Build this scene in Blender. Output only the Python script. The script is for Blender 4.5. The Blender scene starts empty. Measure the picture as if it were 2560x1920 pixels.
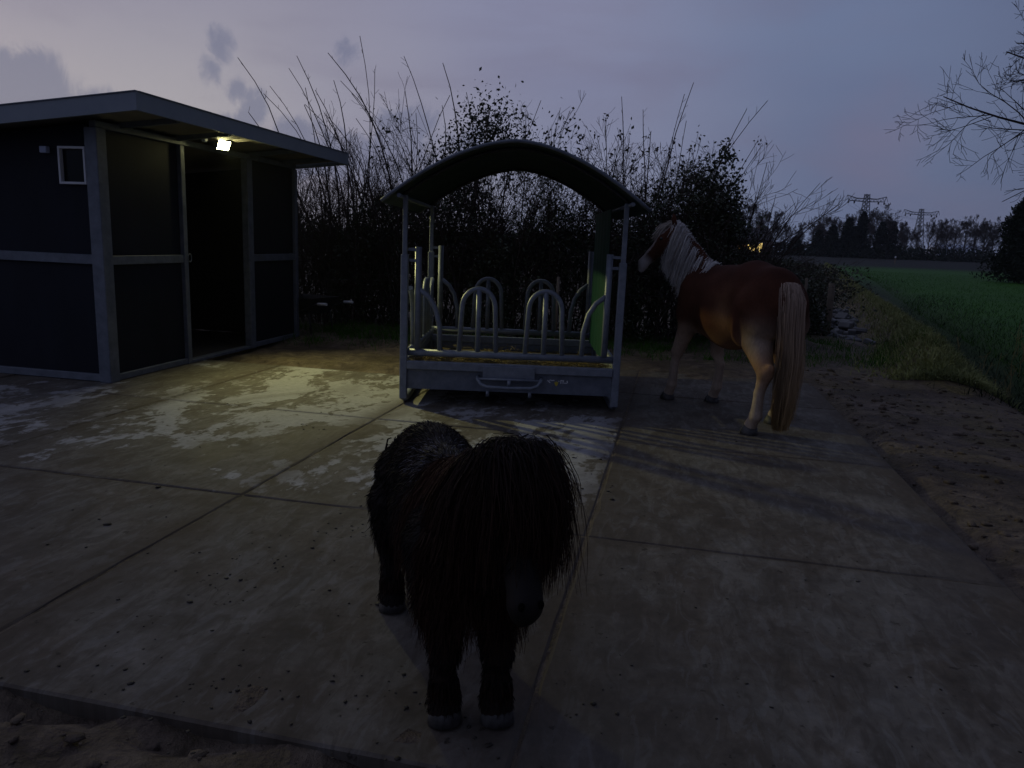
import bpy, bmesh, math, random
import numpy as np
from mathutils import Vector, Matrix

# ------------------------------------------------------------------ camera, sky, exposure
scn = bpy.context.scene
col = scn.collection
R = math.radians
random.seed(7)
rng = np.random.default_rng(11)

cam_d = bpy.data.cameras.new("camera")
cam = bpy.data.objects.new("camera", cam_d)
col.objects.link(cam)
cam_d.sensor_fit = 'HORIZONTAL'
cam_d.sensor_width = 36.0
cam_d.lens = 0.73 * 36.0
cam_d.clip_start = 0.05
cam_d.clip_end = 3000
PITCH, ROLL = R(10.8), R(2.3)
F_ = Vector((0, math.cos(PITCH), -math.sin(PITCH)))
R0 = Vector((1, 0, 0))
U0 = R0.cross(F_)
Rv = R0 * math.cos(ROLL) + U0 * math.sin(ROLL)
Uv = -R0 * math.sin(ROLL) + U0 * math.cos(ROLL)
mw = Matrix((Rv, Uv, -F_)).transposed().to_4x4()
mw.translation = Vector((0, 0, 1.5))
cam.matrix_world = mw
scn.camera = cam

scn.view_settings.view_transform = 'Standard'
scn.view_settings.look = 'None'
scn.view_settings.exposure = 0.0
scn.view_settings.gamma = 1.0
scn.view_settings.use_curve_mapping = False
try:
    scn.cycles.use_denoising = True
    scn.cycles.sample_clamp_indirect = 4.0
    scn.cycles.max_bounces = 6
except Exception:
    pass


class NT:
    """small helper for writing node trees as expressions"""
    def __init__(s, tree):
        s.t = tree
        s.n = tree.nodes
        s.l = tree.links

    def node(s, typ, **kw):
        nd = s.n.new(typ)
        for k, v in kw.items():
            setattr(nd, k, v)
        return nd

    def put(s, v, sock):
        if isinstance(v, bpy.types.NodeSocket):
            s.l.new(v, sock)
        else:
            sock.default_value = v

    def m(s, op, a, b=0.0, c=None, clamp=False):
        nd = s.node('ShaderNodeMath', operation=op, use_clamp=clamp)
        s.put(a, nd.inputs[0])
        s.put(b, nd.inputs[1])
        if c is not None:
            s.put(c, nd.inputs[2])
        return nd.outputs[0]

    def vm(s, op, a, b=(0, 0, 0)):
        nd = s.node('ShaderNodeVectorMath', operation=op)
        s.put(a, nd.inputs[0])
        s.put(b, nd.inputs[1])
        return nd.outputs['Value'] if op in ('DOT_PRODUCT', 'LENGTH', 'DISTANCE') else nd.outputs[0]

    def ramp(s, f, stops, interp='LINEAR'):
        nd = s.node('ShaderNodeValToRGB')
        cr = nd.color_ramp
        cr.interpolation = interp
        while len(cr.elements) < len(stops):
            cr.elements.new(0.5)
        for e, (p, c) in zip(cr.elements, stops):
            e.position = p
            e.color = (*c, 1) if len(c) == 3 else c
        s.put(f, nd.inputs[0])
        return nd.outputs[0]

    def mix(s, f, a, b, mode='MIX'):
        nd = s.node('ShaderNodeMix', data_type='RGBA', blend_type=mode)
        s.put(f, nd.inputs[0])
        s.put(a, nd.inputs[6])
        s.put(b, nd.inputs[7])
        return nd.outputs[2]

    def noise(s, vec, scale, detail=4, rough=0.55, dist=0.0):
        nd = s.node('ShaderNodeTexNoise')
        s.put(vec, nd.inputs['Vector'])
        nd.inputs['Scale'].default_value = scale
        nd.inputs['Detail'].default_value = detail
        nd.inputs['Roughness'].default_value = rough
        nd.inputs['Distortion'].default_value = dist
        return nd.outputs[0]

    def smooth(s, v, a, b):
        nd = s.node('ShaderNodeMapRange', interpolation_type='SMOOTHSTEP')
        s.put(v, nd.inputs[0])
        nd.inputs[1].default_value = a
        nd.inputs[2].default_value = b
        nd.inputs[3].default_value = 0
        nd.inputs[4].default_value = 1
        return nd.outputs[0]


def direction(az, el):
    return (math.sin(R(az)) * math.cos(R(el)), math.cos(R(az)) * math.cos(R(el)), math.sin(R(el)))


# dusk sky: after-glow low in the west (left of the frame), deep blue overhead and in the east
world = bpy.data.worlds.new("World")
scn.world = world
world.use_nodes = True
wt = NT(world.node_tree)
wt.n.clear()
tc = wt.node('ShaderNodeTexCoord')
dirv = wt.vm('NORMALIZE', tc.outputs['Generated'])
sep = wt.node('ShaderNodeSeparateXYZ')
wt.l.new(dirv, sep.inputs[0])
elev = wt.m('MAXIMUM', sep.outputs[2], 0.0)
glow = wt.vm('DOT_PRODUCT', dirv, direction(-52, 4))
g01 = wt.m('MULTIPLY_ADD', glow, 0.5, 0.5)
base = wt.ramp(g01, [(0.0, (0.030, 0.034, 0.060)), (0.45, (0.076, 0.092, 0.160)), (0.62, (0.130, 0.163, 0.264)),
                     (0.78, (0.215, 0.234, 0.338)), (0.88, (0.305, 0.300, 0.370)), (0.94, (0.40, 0.375, 0.395)),
                     (1.0, (0.45, 0.40, 0.41))], 'EASE')
high = wt.ramp(g01, [(0.0, (0.030, 0.034, 0.062)), (0.48, (0.090, 0.110, 0.195)), (0.65, (0.144, 0.184, 0.300)),
                     (0.80, (0.222, 0.234, 0.350)), (0.92, (0.272, 0.264, 0.34)), (1.0, (0.29, 0.27, 0.34))], 'EASE')
sky = wt.mix(wt.smooth(elev, 0.10, 0.30), base, high)
# faint streaky layer cloud
nv = wt.vm('MULTIPLY', dirv, (1.0, 1.0, 3.2))
streak = wt.noise(nv, 2.6, 5, 0.55, 0.4)
sky = wt.mix(wt.m('MULTIPLY', wt.smooth(streak, 0.46, 0.70), 0.34), sky, (0.17, 0.155, 0.225, 1))
sky = wt.mix(wt.m('MULTIPLY', wt.smooth(wt.noise(nv, 1.3, 3), 0.5, 0.75), 0.25), sky, (0.30, 0.27, 0.33, 1), 'SOFT_LIGHT')
# broken low cloud, thickest in the west, each bank a soft heap torn by noise
cn = wt.noise(wt.vm('MULTIPLY', dirv, (1, 1, 0.8)), 15.0, 8, 0.68, 0.6)
cn2 = wt.noise(dirv, 5.0, 3, 0.5)
cloud = None
banks = [(-33.5, 7.2, 6.6, 4.2, 1.15), (-28.9, 6.8, 3.8, 2.6, 1.0), (-44, 9, 10, 5, .8), (-60, 7, 14, 4, .8), (-80, 9, 12, 5, .7),
         (-21.0, 12.0, 1.4, 1.7, .70), (-21.5, 10.4, 1.1, 1.8, .72), (-20.2, 9.2, 1.3, 1.4, .68), (-18.9, 8.0, 1.8, 2.0, .75), (-16.6, 7.2, 3.0, 1.8, .8), (-20.6, 7.2, 1.4, 1.4, .65),
         (-12.6, 12.4, 1.2, 1.4, .48), (-8.2, 7.4, 3.8, 2.8, .8), (-3.6, 6.6, 3.4, 2.0, .6), (-12.5, 5.2, 10.0, 2.8, .8), (-24, 5.5, 8, 2.2, .7), (60, 9, 14, 4, .5), (110, 10, 20, 5, .5),
         (170, 10, 20, 6, .5), (-120, 9, 18, 5, .6), (-150, 12, 16, 5, .5)]
for az, el, wa, we, amp in banks:
    c0 = direction(az, el)
    right = (math.cos(R(az)), -math.sin(R(az)), 0)
    df = wt.vm('SUBTRACT', dirv, c0)
    da = wt.m('DIVIDE', wt.vm('DOT_PRODUCT', df, right), math.sin(R(wa)))
    de = wt.m('DIVIDE', wt.vm('DOT_PRODUCT', df, (0, 0, 1)), math.sin(R(we)))
    d2 = wt.m('ADD', wt.m('MULTIPLY', da, da), wt.m('MULTIPLY', de, de))
    blob = wt.m('MULTIPLY', wt.m('SUBTRACT', 1.0, wt.m('SQRT', d2), clamp=True), amp)
    fwd = wt.m('GREATER_THAN', wt.vm('DOT_PRODUCT', dirv, c0), 0.0)
    blob = wt.m('MULTIPLY', blob, fwd)
    cloud = blob if cloud is None else wt.m('MAXIMUM', cloud, blob)
cden = wt.m('ADD', cloud, wt.m('MULTIPLY', wt.m('SUBTRACT', cn, 0.5), 2.1))
cden = wt.m('ADD', cden, wt.m('MULTIPLY', wt.m('SUBTRACT', cn2, 0.5), 0.5))
cmask = wt.m('MULTIPLY', wt.smooth(cden, 0.08, 0.52), wt.smooth(cloud, 0.0, 0.2))
ccol = wt.mix(0.42, (0.115, 0.135, 0.225, 1), sky, 'MIX')
sky = wt.mix(wt.m('MULTIPLY', cmask, 0.95), sky, ccol)
pink = wt.m('MULTIPLY', wt.smooth(wt.vm('DISTANCE', dirv, direction(24.5, 7.9)), 0.10, 0.0), wt.smooth(cn2, 0.38, 0.6))
sky = wt.mix(wt.m('MULTIPLY', pink, 0.35), sky, (0.19, 0.15, 0.22, 1))
bg = wt.node('ShaderNodeBackground')
wt.l.new(sky, bg.inputs[0])
bg.inputs[1].default_value = 1.03
wo = wt.node('ShaderNodeOutputWorld')
wt.l.new(bg.outputs[0], wo.inputs[0])


# ------------------------------------------------------------------ helpers
def link(o, parent=None):
    col.objects.link(o)
    if parent is not None:
        o.parent = parent
    return o


def tag(o, label=None, cat=None, group=None, kind=None):
    if label:
        o['label'] = label
    if cat:
        o['category'] = cat
    if group:
        o['group'] = group
    if kind:
        o['kind'] = kind
    return o


def empty(name, loc=(0, 0, 0), rz=0.0):
    o = bpy.data.objects.new(name, None)
    o.location = loc
    o.rotation_euler = (0, 0, rz)
    o.empty_display_size = 0.2
    return link(o)


def np_mesh(name, V, Q, smooth=False, cols=None):
    """V (n,3); Q (m,4) or (m,3) integer array, or a list of such arrays"""
    me = bpy.data.meshes.new(name)
    V = np.asarray(V, np.float32)
    Qs = [np.asarray(q, np.int32) for q in (Q if isinstance(Q, list) else [Q]) if len(q)]
    me.vertices.add(len(V))
    me.vertices.foreach_set('co', V.ravel())
    li = np.concatenate([q.ravel() for q in Qs])
    tot = np.concatenate([np.full(len(q), q.shape[1], np.int32) for q in Qs])
    start = np.concatenate([[0], np.cumsum(tot)[:-1]]).astype(np.int32)
    me.loops.add(len(li))
    me.loops.foreach_set('vertex_index', li)
    me.polygons.add(len(tot))
    me.polygons.foreach_set('loop_start', start)
    me.polygons.foreach_set('loop_total', tot)
    if smooth:
        me.polygons.foreach_set('use_smooth', np.ones(len(tot), bool))
    me.update(calc_edges=True)
    if cols is not None:
        a = me.color_attributes.new('coat', 'FLOAT_COLOR', 'POINT')
        c4 = np.ones((len(V), 4), np.float32)
        c4[:, :cols.shape[1]] = cols
        a.data.foreach_set('color', c4.ravel())
    return me


class MB:
    """collects boxes, tubes and plates into one mesh"""
    def __init__(s):
        s.v, s.f = [], []

    def box(s, c, size, mat=None, bev=0.0):
        hx, hy, hz = size[0] / 2, size[1] / 2, size[2] / 2
        b = min(bev, hx * .9, hy * .9, hz * .9)
        n0 = len(s.v)
        M = mat or Matrix.Identity(3)
        cv = Vector(c)
        if b <= 0:
            for z in (-hz, hz):
                for x, y in ((-hx, -hy), (hx, -hy), (hx, hy), (-hx, hy)):
                    s.v.append(tuple(cv + M @ Vector((x, y, z))))
            for q in ((3, 2, 1, 0), (4, 5, 6, 7), (0, 1, 5, 4), (1, 2, 6, 5), (2, 3, 7, 6), (3, 0, 4, 7)):
                s.f.append(tuple(n0 + i for i in q))
        else:
            lay = [(-hz, b), (-hz + b, 0), (hz - b, 0), (hz, b)]
            for z, ins in lay:
                x, y = hx - ins, hy - ins
                for p in ((-x + b * (ins == 0), -y), (x - b * (ins == 0), -y), (x, -y + b * (ins == 0)), (x, y - b * (ins == 0)),
                          (x - b * (ins == 0), y), (-x + b * (ins == 0), y), (-x, y - b * (ins == 0)), (-x, -y + b * (ins == 0))):
                    s.v.append(tuple(cv + M @ Vector((p[0], p[1], z))))
            for k in range(3):
                for i in range(8):
                    j = (i + 1) % 8
                    s.f.append((n0 + k * 8 + i, n0 + k * 8 + j, n0 + k * 8 + 8 + j, n0 + k * 8 + 8 + i))
            s.f.append(tuple(n0 + i for i in range(7, -1, -1)))
            s.f.append(tuple(n0 + 24 + i for i in range(8)))
        return s

    def beam(s, a, b, w, h, bev=0.0, up=(0, 0, 1)):
        a, b = Vector(a), Vector(b)
        d = b - a
        L = d.length
        y = d.normalized()
        upv = Vector(up)
        if abs(y.dot(upv)) > .98:
            upv = Vector((0, 1, 0)) if abs(y.y) < .9 else Vector((1, 0, 0))
        x = y.cross(upv).normalized()
        z = x.cross(y)
        M = Matrix((x, y, z)).transposed()
        return s.box((a + b) / 2, (w, L, h), M, bev)

    def tube(s, pts, r, n=8, cap=True):
        pts = [Vector(p) for p in pts]
        rs = r if isinstance(r, (list, tuple)) else [r] * len(pts)
        n0 = len(s.v)
        t = (pts[1] - pts[0]).normalized()
        ref = Vector((0, 0, 1)) if abs(t.z) < .9 else Vector((1, 0, 0))
        x = t.cross(ref).normalized()
        for i, p in enumerate(pts):
            if i == 0:
                t = (pts[1] - pts[0]).normalized()
            elif i == len(pts) - 1:
                t = (pts[-1] - pts[-2]).normalized()
            else:
                t = (pts[i + 1] - pts[i - 1]).normalized()
            x = (x - t * x.dot(t)).normalized()
            y = t.cross(x)
            for k in range(n):
                a = 2 * math.pi * k / n
                s.v.append(tuple(p + (x * math.cos(a) + y * math.sin(a)) * rs[i]))
        for i in range(len(pts) - 1):
            for k in range(n):
                j = (k + 1) % n
                s.f.append((n0 + i * n + k, n0 + i * n + j, n0 + (i + 1) * n + j, n0 + (i + 1) * n + k))
        if cap:
            s.f.append(tuple(n0 + k for k in range(n - 1, -1, -1)))
            e = n0 + (len(pts) - 1) * n
            s.f.append(tuple(e + k for k in range(n)))
        return s

    def poly(s, pts, face=None):
        n0 = len(s.v)
        s.v += [tuple(p) for p in pts]
        s.f.append(tuple(n0 + i for i in range(len(pts))))
        return s

    def build(s, name, mat, parent=None, smooth=False, M=None):
        me = bpy.data.meshes.new(name)
        me.from_pydata(s.v, [], s.f)
        if M is not None:
            me.transform(M)
        if smooth:
            me.polygons.foreach_set('use_smooth', [len(p.vertices) == 4 for p in me.polygons])
        me.update()
        o = bpy.data.objects.new(name, me)
        me.materials.append(mat)
        return link(o, parent)


def obj_np(name, me, mat, parent=None, loc=None):
    me.materials.append(mat)
    o = bpy.data.objects.new(name, me)
    if loc is not None:
        o.location = loc
    return link(o, parent)


def copy_tree(o, parent=None):
    c = o.copy()
    col.objects.link(c)
    if parent is not None:
        c.parent = parent
    for ch in [x for x in o.children]:
        copy_tree(ch, c)
    return c


# vectorised strands
def norm(a):
    return a / np.maximum(np.linalg.norm(a, axis=-1, keepdims=True), 1e-9)


def tubes_np(P, Rr, ns=4):
    """P (N,K,3), Rr (N,K) -> verts, quads"""
    N, K, _ = P.shape
    T = np.gradient(P, axis=1)
    T = norm(T)
    ref = np.where(np.abs(T[:, :1, 2:3]) < .9, np.array([0, 0, 1.0]), np.array([1.0, 0, 0]))
    X = norm(np.cross(T, np.broadcast_to(ref, T.shape)))
    Y = np.cross(T, X)
    a = np.arange(ns) * 2 * np.pi / ns
    V = P[:, :, None, :] + Rr[:, :, None, None] * (X[:, :, None, :] * np.cos(a)[None, None, :, None] + Y[:, :, None, :] * np.sin(a)[None, None, :, None])
    idx = np.arange(N * K * ns).reshape(N, K, ns)
    q = np.stack([idx[:, :-1, :], np.roll(idx, -1, 2)[:, :-1, :], np.roll(idx, -1, 2)[:, 1:, :], idx[:, 1:, :]], -1)
    return V.reshape(-1, 3), q.reshape(-1, 4)


def ribbons_np(P, Wd, side):
    """P (N,K,3), Wd (N,K), side (N,3) -> verts, quads"""
    N, K, _ = P.shape
    S = norm(side)[:, None, :] * Wd[:, :, None] * .5
    V = np.stack([P - S, P + S], 2)
    idx = np.arange(N * K * 2).reshape(N, K, 2)
    q = np.stack([idx[:, :-1, 0], idx[:, :-1, 1], idx[:, 1:, 1], idx[:, 1:, 0]], -1)
    return V.reshape(-1, 3), q.reshape(-1, 4)


def leaves_np(C, size, r, droop=0.2, ratio=.55):
    N = len(C)
    d = norm(r.normal(size=(N, 3)) + np.array([0, 0, -droop]))
    s = norm(np.cross(d, r.normal(size=(N, 3))))
    nn = np.cross(d, s)
    L = (size * r.uniform(.6, 1.3, N))[:, None]
    W = L * ratio
    a = C
    b = C + d * L * .5 + s * W * .5 + nn * W * .18
    c = C + d * L
    e = C + d * L * .5 - s * W * .5 + nn * W * .18
    V = np.stack([a, b, c, e], 1).reshape(-1, 3)
    i = np.arange(N)[:, None] * 4
    Q = np.concatenate([i + np.array([[0, 1, 2]]), i + np.array([[0, 2, 3]])], 0)
    return V, Q


def grow(P, Rr, n, r, ratio=(.35, .6), ang=(25, 60), up=.15, wob=.12, K=6, t0=.15, t1=.98, rr=.55, tip=.25, minr=.0):
    """children of every parent strand: returns (P2, R2)"""
    N, k, _ = P.shape
    t = r.uniform(t0, t1, (N, n))
    L = np.linalg.norm(np.diff(P, axis=1), axis=2).sum(1)
    x = t * (k - 1)
    i0 = np.clip(np.floor(x).astype(int), 0, k - 2)
    fr = (x - i0)[..., None]
    ii = np.arange(N)[:, None]
    a, b = P[ii, i0], P[ii, i0 + 1]
    o = a + (b - a) * fr
    ra = Rr[ii, i0] + (Rr[ii, i0 + 1] - Rr[ii, i0]) * fr[..., 0]
    tan = norm(b - a)
    perp = norm(np.cross(tan, r.normal(size=tan.shape)))
    an = np.radians(r.uniform(*ang, (N, n)))[..., None]
    d = tan * np.cos(an) + perp * np.sin(an)
    ln = (L[:, None] * r.uniform(*ratio, (N, n)) * (1.15 - .7 * t))[..., None]
    o, d, ln = o.reshape(-1, 3), d.reshape(-1, 3), ln.reshape(-1, 1)
    r0 = np.maximum((ra * rr).reshape(-1), minr)
    pts = [o]
    st = ln / (K - 1)
    for j in range(K - 1):
        d = norm(d + r.normal(size=d.shape) * wob + np.array([0, 0, up]))
        pts.append(pts[-1] + d * st)
    P2 = np.stack(pts, 1)
    R2 = r0[:, None] * np.linspace(1, tip, K)[None, :]
    return P2, np.maximum(R2, minr)


def join_np(parts):
    V, Q, off = [], [], 0
    for v, q in parts:
        V.append(v)
        Q.append(q + off)
        off += len(v)
    return np.concatenate(V), Q


# ------------------------------------------------------------------ signed-distance bodies for the animals
def capsules_sdf(prims, lo, hi, h, k=0.05):
    lo, hi = np.array(lo), np.array(hi)
    n = np.ceil((hi - lo) / h).astype(int) + 1
    F = np.full(tuple(n), 1.0, np.float32)
    ax = [lo[i] + np.arange(n[i]) * h for i in range(3)]
    for pr in prims:
        a, b, ra, rb = np.array(pr[0], float), np.array(pr[1], float), pr[2], pr[3]
        sx = pr[4] if len(pr) > 4 else 1.0
        kk = pr[5] if len(pr) > 5 else k
        m = max(ra, rb) * max(1, sx) + 2.5 * kk
        mn, mx = np.minimum(a, b) - m, np.maximum(a, b) + m
        sl = []
        for i in range(3):
            i0 = max(0, int((mn[i] - lo[i]) / h))
            i1 = min(n[i], int((mx[i] - lo[i]) / h) + 2)
            sl.append(slice(i0, i1))
        X, Y, Z = np.meshgrid(ax[0][sl[0]], ax[1][sl[1]], ax[2][sl[2]], indexing='ij')
        ab = b - a
        px, py, pz = X - a[0], Y - a[1], Z - a[2]
        t = np.clip((px * ab[0] + py * ab[1] + pz * ab[2]) / max(ab @ ab, 1e-9), 0, 1)
        dx = (px - t * ab[0]) / sx
        d = np.sqrt(dx ** 2 + (py - t * ab[1]) ** 2 + (pz - t * ab[2]) ** 2) - (ra + (rb - ra) * t)
        d = d * min(1.0, sx)
        old = F[tuple(sl)]
        hh = np.clip(.5 + .5 * (old - d) / kk, 0, 1)
        F[tuple(sl)] = old * (1 - hh) + d * hh - kk * hh * (1 - hh)
    return F, lo


def surface_nets(F, o, h):
    n = np.array(F.shape)
    c = n - 1
    acc = np.zeros((*c, 3), np.float32)
    cnt = np.zeros(tuple(c), np.float32)
    offs = [(i, j, k) for i in (0, 1) for j in (0, 1) for k in (0, 1)]

    def g(of):
        return F[of[0]:of[0] + c[0], of[1]:of[1] + c[1], of[2]:of[2] + c[2]]
    for a in offs:
        for ax in range(3):
            if a[ax] == 0:
                b = list(a)
                b[ax] = 1
                fa, fb = g(a), g(b)
                cr = (fa < 0) != (fb < 0)
                t = np.where(cr, fa / np.where(cr, fa - fb, 1), 0)
                for q in range(3):
                    acc[..., q] += cr * (a[q] + (t if q == ax else 0))
                cnt += cr
    act = cnt > 0
    idx = np.full(tuple(c), -1, np.int64)
    idx[act] = np.arange(act.sum())
    ij = np.argwhere(act)
    V = (ij + acc[act] / cnt[act][:, None]) * h + o
    S = F < 0
    Q = []
    for ax in range(3):
        u, v = (ax + 1) % 3, (ax + 2) % 3
        sl0 = [slice(1, n[q] - 1) for q in range(3)]
        sl1 = list(sl0)
        sl0[ax] = slice(0, n[ax] - 1)
        sl1[ax] = slice(1, n[ax])
        s0, s1 = S[tuple(sl0)], S[tuple(sl1)]
        e = np.argwhere(s0 != s1)
        if not len(e):
            continue
        neg = s0[tuple(e.T)]
        base = e.copy()
        for q in range(3):
            if q != ax:
                base[:, q] += 1
        def cell(du, dv):
            p = base.copy()
            p[:, u] += du
            p[:, v] += dv
            return idx[tuple(p.T)]
        q4 = np.stack([cell(-1, -1), cell(0, -1), cell(0, 0), cell(-1, 0)], 1)
        q4[~neg] = q4[~neg][:, ::-1]
        Q.append(q4)
    Q = np.concatenate(Q)
    return V, Q[(Q >= 0).all(1)]


def vert_normals(V, Q):
    fn = np.cross(V[Q[:, 2]] - V[Q[:, 0]], V[Q[:, 3]] - V[Q[:, 1]])
    N = np.zeros_like(V)
    for i in range(4):
        np.add.at(N, Q[:, i], fn)
    return norm(N)


# ------------------------------------------------------------------ materials
def mat(name, color, rough=.7, metal=0.0, vary=None, vscale=6.0, bump=0.0, bscale=40.0, spec=.5, stretch=None):
    m = bpy.data.materials.new(name)
    m.use_nodes = True
    t = NT(m.node_tree)
    b = t.n['Principled BSDF']
    b.inputs['Roughness'].default_value = rough
    b.inputs['Metallic'].default_value = metal
    b.inputs['Specular IOR Level'].default_value = spec
    geo = t.node('ShaderNodeNewGeometry')
    vec = geo.outputs['Position']
    if stretch:
        vec = t.vm('MULTIPLY', vec, stretch)
    if vary:
        nz = t.noise(vec, vscale, 6, .62)
        c = t.ramp(nz, [(.32, color), (.68, vary)])
        t.l.new(c, b.inputs['Base Color'])
        rn = t.m('MULTIPLY_ADD', nz, .3, rough - .15)
        t.l.new(rn, b.inputs['Roughness'])
    else:
        b.inputs['Base Color'].default_value = (*color, 1)
    if bump:
        bn = t.node('ShaderNodeBump')
        bn.inputs['Strength'].default_value = bump
        bn.inputs['Distance'].default_value = .01
        t.l.new(t.noise(vec, bscale, 5), bn.inputs['Height'])
        t.l.new(bn.outputs[0], b.inputs['Normal'])
    return m


def emit(name, color, strength):
    m = bpy.data.materials.new(name)
    m.use_nodes = True
    t = NT(m.node_tree)
    t.n.remove(t.n['Principled BSDF'])
    e = t.node('ShaderNodeEmission')
    e.inputs[0].default_value = (*color, 1)
    e.inputs[1].default_value = strength
    t.l.new(e.outputs[0], t.n['Material Output'].inputs[0])
    return m


def coat(name, rough=.6, gain=.25):
    m = bpy.data.materials.new(name)
    m.use_nodes = True
    t = NT(m.node_tree)
    b = t.n['Principled BSDF']
    a = t.node('ShaderNodeVertexColor', layer_name='coat')
    geo = t.node('ShaderNodeNewGeometry')
    nz = t.noise(t.vm('MULTIPLY', geo.outputs['Position'], (1, 1, .35)), 60, 4)
    f = t.m('MULTIPLY_ADD', nz, gain * 2, 1 - gain)
    cc = t.node('ShaderNodeCombineXYZ')
    for i in range(3):
        t.l.new(f, cc.inputs[i])
    c = t.mix(1.0, a.outputs[0], cc.outputs[0], 'MULTIPLY')
    t.l.new(c, b.inputs['Base Color'])
    b.inputs['Roughness'].default_value = rough
    b.inputs['Specular IOR Level'].default_value = .16
    bn = t.node('ShaderNodeBump')
    bn.inputs['Strength'].default_value = .25
    bn.inputs['Distance'].default_value = .004
    t.l.new(t.noise(t.vm('MULTIPLY', geo.outputs['Position'], (1, 1, .3)), 180, 3), bn.inputs['Height'])
    t.l.new(bn.outputs[0], b.inputs['Normal'])
    return m


M = {}
M['steel'] = mat('galvanised_steel', (.15, .172, .205), .46, .15, (.235, .26, .30), 14, .12, 60)
M['steel_dull'] = mat('dull_galvanised', (.105, .122, .150), .55, .2, (.18, .20, .235), 10, .15, 50)
M['fascia'] = mat('painted_fascia', (.19, .222, .26), .5, .1, (.245, .28, .315), 3, .05, 30)
M['panel'] = mat('dark_board', (.010, .012, .019), .65, 0, (.018, .021, .030), 4, .08, 70, stretch=(1, 1, .3), spec=.15)
M['inner'] = mat('stable_inside', (.03, .028, .026), .85, 0, (.045, .04, .036), 4)
M['roofsheet'] = mat('roof_sheet', (.20, .185, .155), .6, .1, (.27, .25, .21), 4)
M['whitepaint'] = mat('white_plastic', (.62, .64, .66), .4, 0, (.74, .75, .76), 8)
M['glass'] = mat('dark_glass', (.006, .007, .008), .25, spec=.12)
M['green'] = mat('green_sheet', (.0018, .038, .024), .65, 0, (.003, .058, .035), 7, .3, 22, spec=.3)
M['canopy'] = mat('canopy_cover', (.010, .028, .021), .38, .0, (.018, .040, .032), 3, .1, 20)
M['wood'] = mat('weathered_wood', (.13, .10, .07), .85, 0, (.22, .18, .13), 12, .4, 60, stretch=(1, 1, .1))
M['bark'] = mat('dark_bark', (.055, .042, .034), .85, 0, (.085, .068, .055), 9, .3, 50)
M['bark_dark'] = mat('wet_dark_bark', (.026, .021, .019), .9, 0, (.040, .033, .029), 9, .3, 50, spec=.1)
M['twig'] = mat('brown_twig', (.045, .034, .030), .85, 0, (.070, .052, .045), 9, spec=.2)
M['leaf'] = mat('dark_leaf', (.024, .034, .014), .5, 0, (.045, .055, .024), 6, spec=.35)
M['deadleaf'] = mat('brown_leaf', (.06, .042, .02), .6, 0, (.10, .065, .03), 6)
M['conifer'] = mat('conifer_needles', (.009, .015, .009), .8, 0, (.018, .027, .014), 5, spec=.1)
M['grass'] = mat('grass_blades', (.022, .085, .003), .7, 0, (.045, .125, .008), 1.7, spec=.1)
M['drygrass'] = mat('pale_grass', (.15, .175, .06), .7, 0, (.27, .285, .11), 1.7, spec=.15)
M['straw'] = mat('straw', (.20, .15, .055), .7, 0, (.32, .25, .11), 14, spec=.2)
M['manure'] = mat('dark_manure', (.020, .015, .010), .75, 0, (.035, .027, .017), 30, .4, 80)
M['pylon'] = mat('pylon_steel', (.16, .17, .18), .6, .3)
M['wall_far'] = mat('far_wall', (.14, .10, .08), .8, 0, (.18, .13, .10), 1)
M['roof_far'] = mat('far_roof', (.05, .045, .045), .7)
M['pale_roof'] = mat('pale_sheet_roof', (.50, .56, .66), .35, .2, (.62, .68, .76), .5)
M['rubber'] = mat('black_rubber', (.02, .02, .022), .6)
M['rubble'] = mat('grey_rubble', (.10, .10, .10), .85, 0, (.17, .17, .17), 5, .4, 30)
M['hoof'] = mat('dark_hoof', (.028, .026, .024), .6, 0, (.085, .08, .075), 30)
M['eye'] = mat('dark_eye', (.008, .006, .005), .08)
M['coat'] = coat('horse_coat', .85, .35)
M['coat'].node_tree.nodes['Principled BSDF'].inputs['Specular IOR Level'].default_value = .05
M['ponycoat'] = coat('pony_coat', .7)
M['hair'] = coat('hair', .5, .15)
M['ponyhair'] = coat('pony_hair', .75, .15)
M['ponyhair'].node_tree.nodes['Principled BSDF'].inputs['Specular IOR Level'].default_value = .12
M['yellow'] = mat('yellow_print', (.55, .42, .04), .5)
M['blue_box'] = mat('blue_grey_plastic', (.40, .46, .62), .4)


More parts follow.
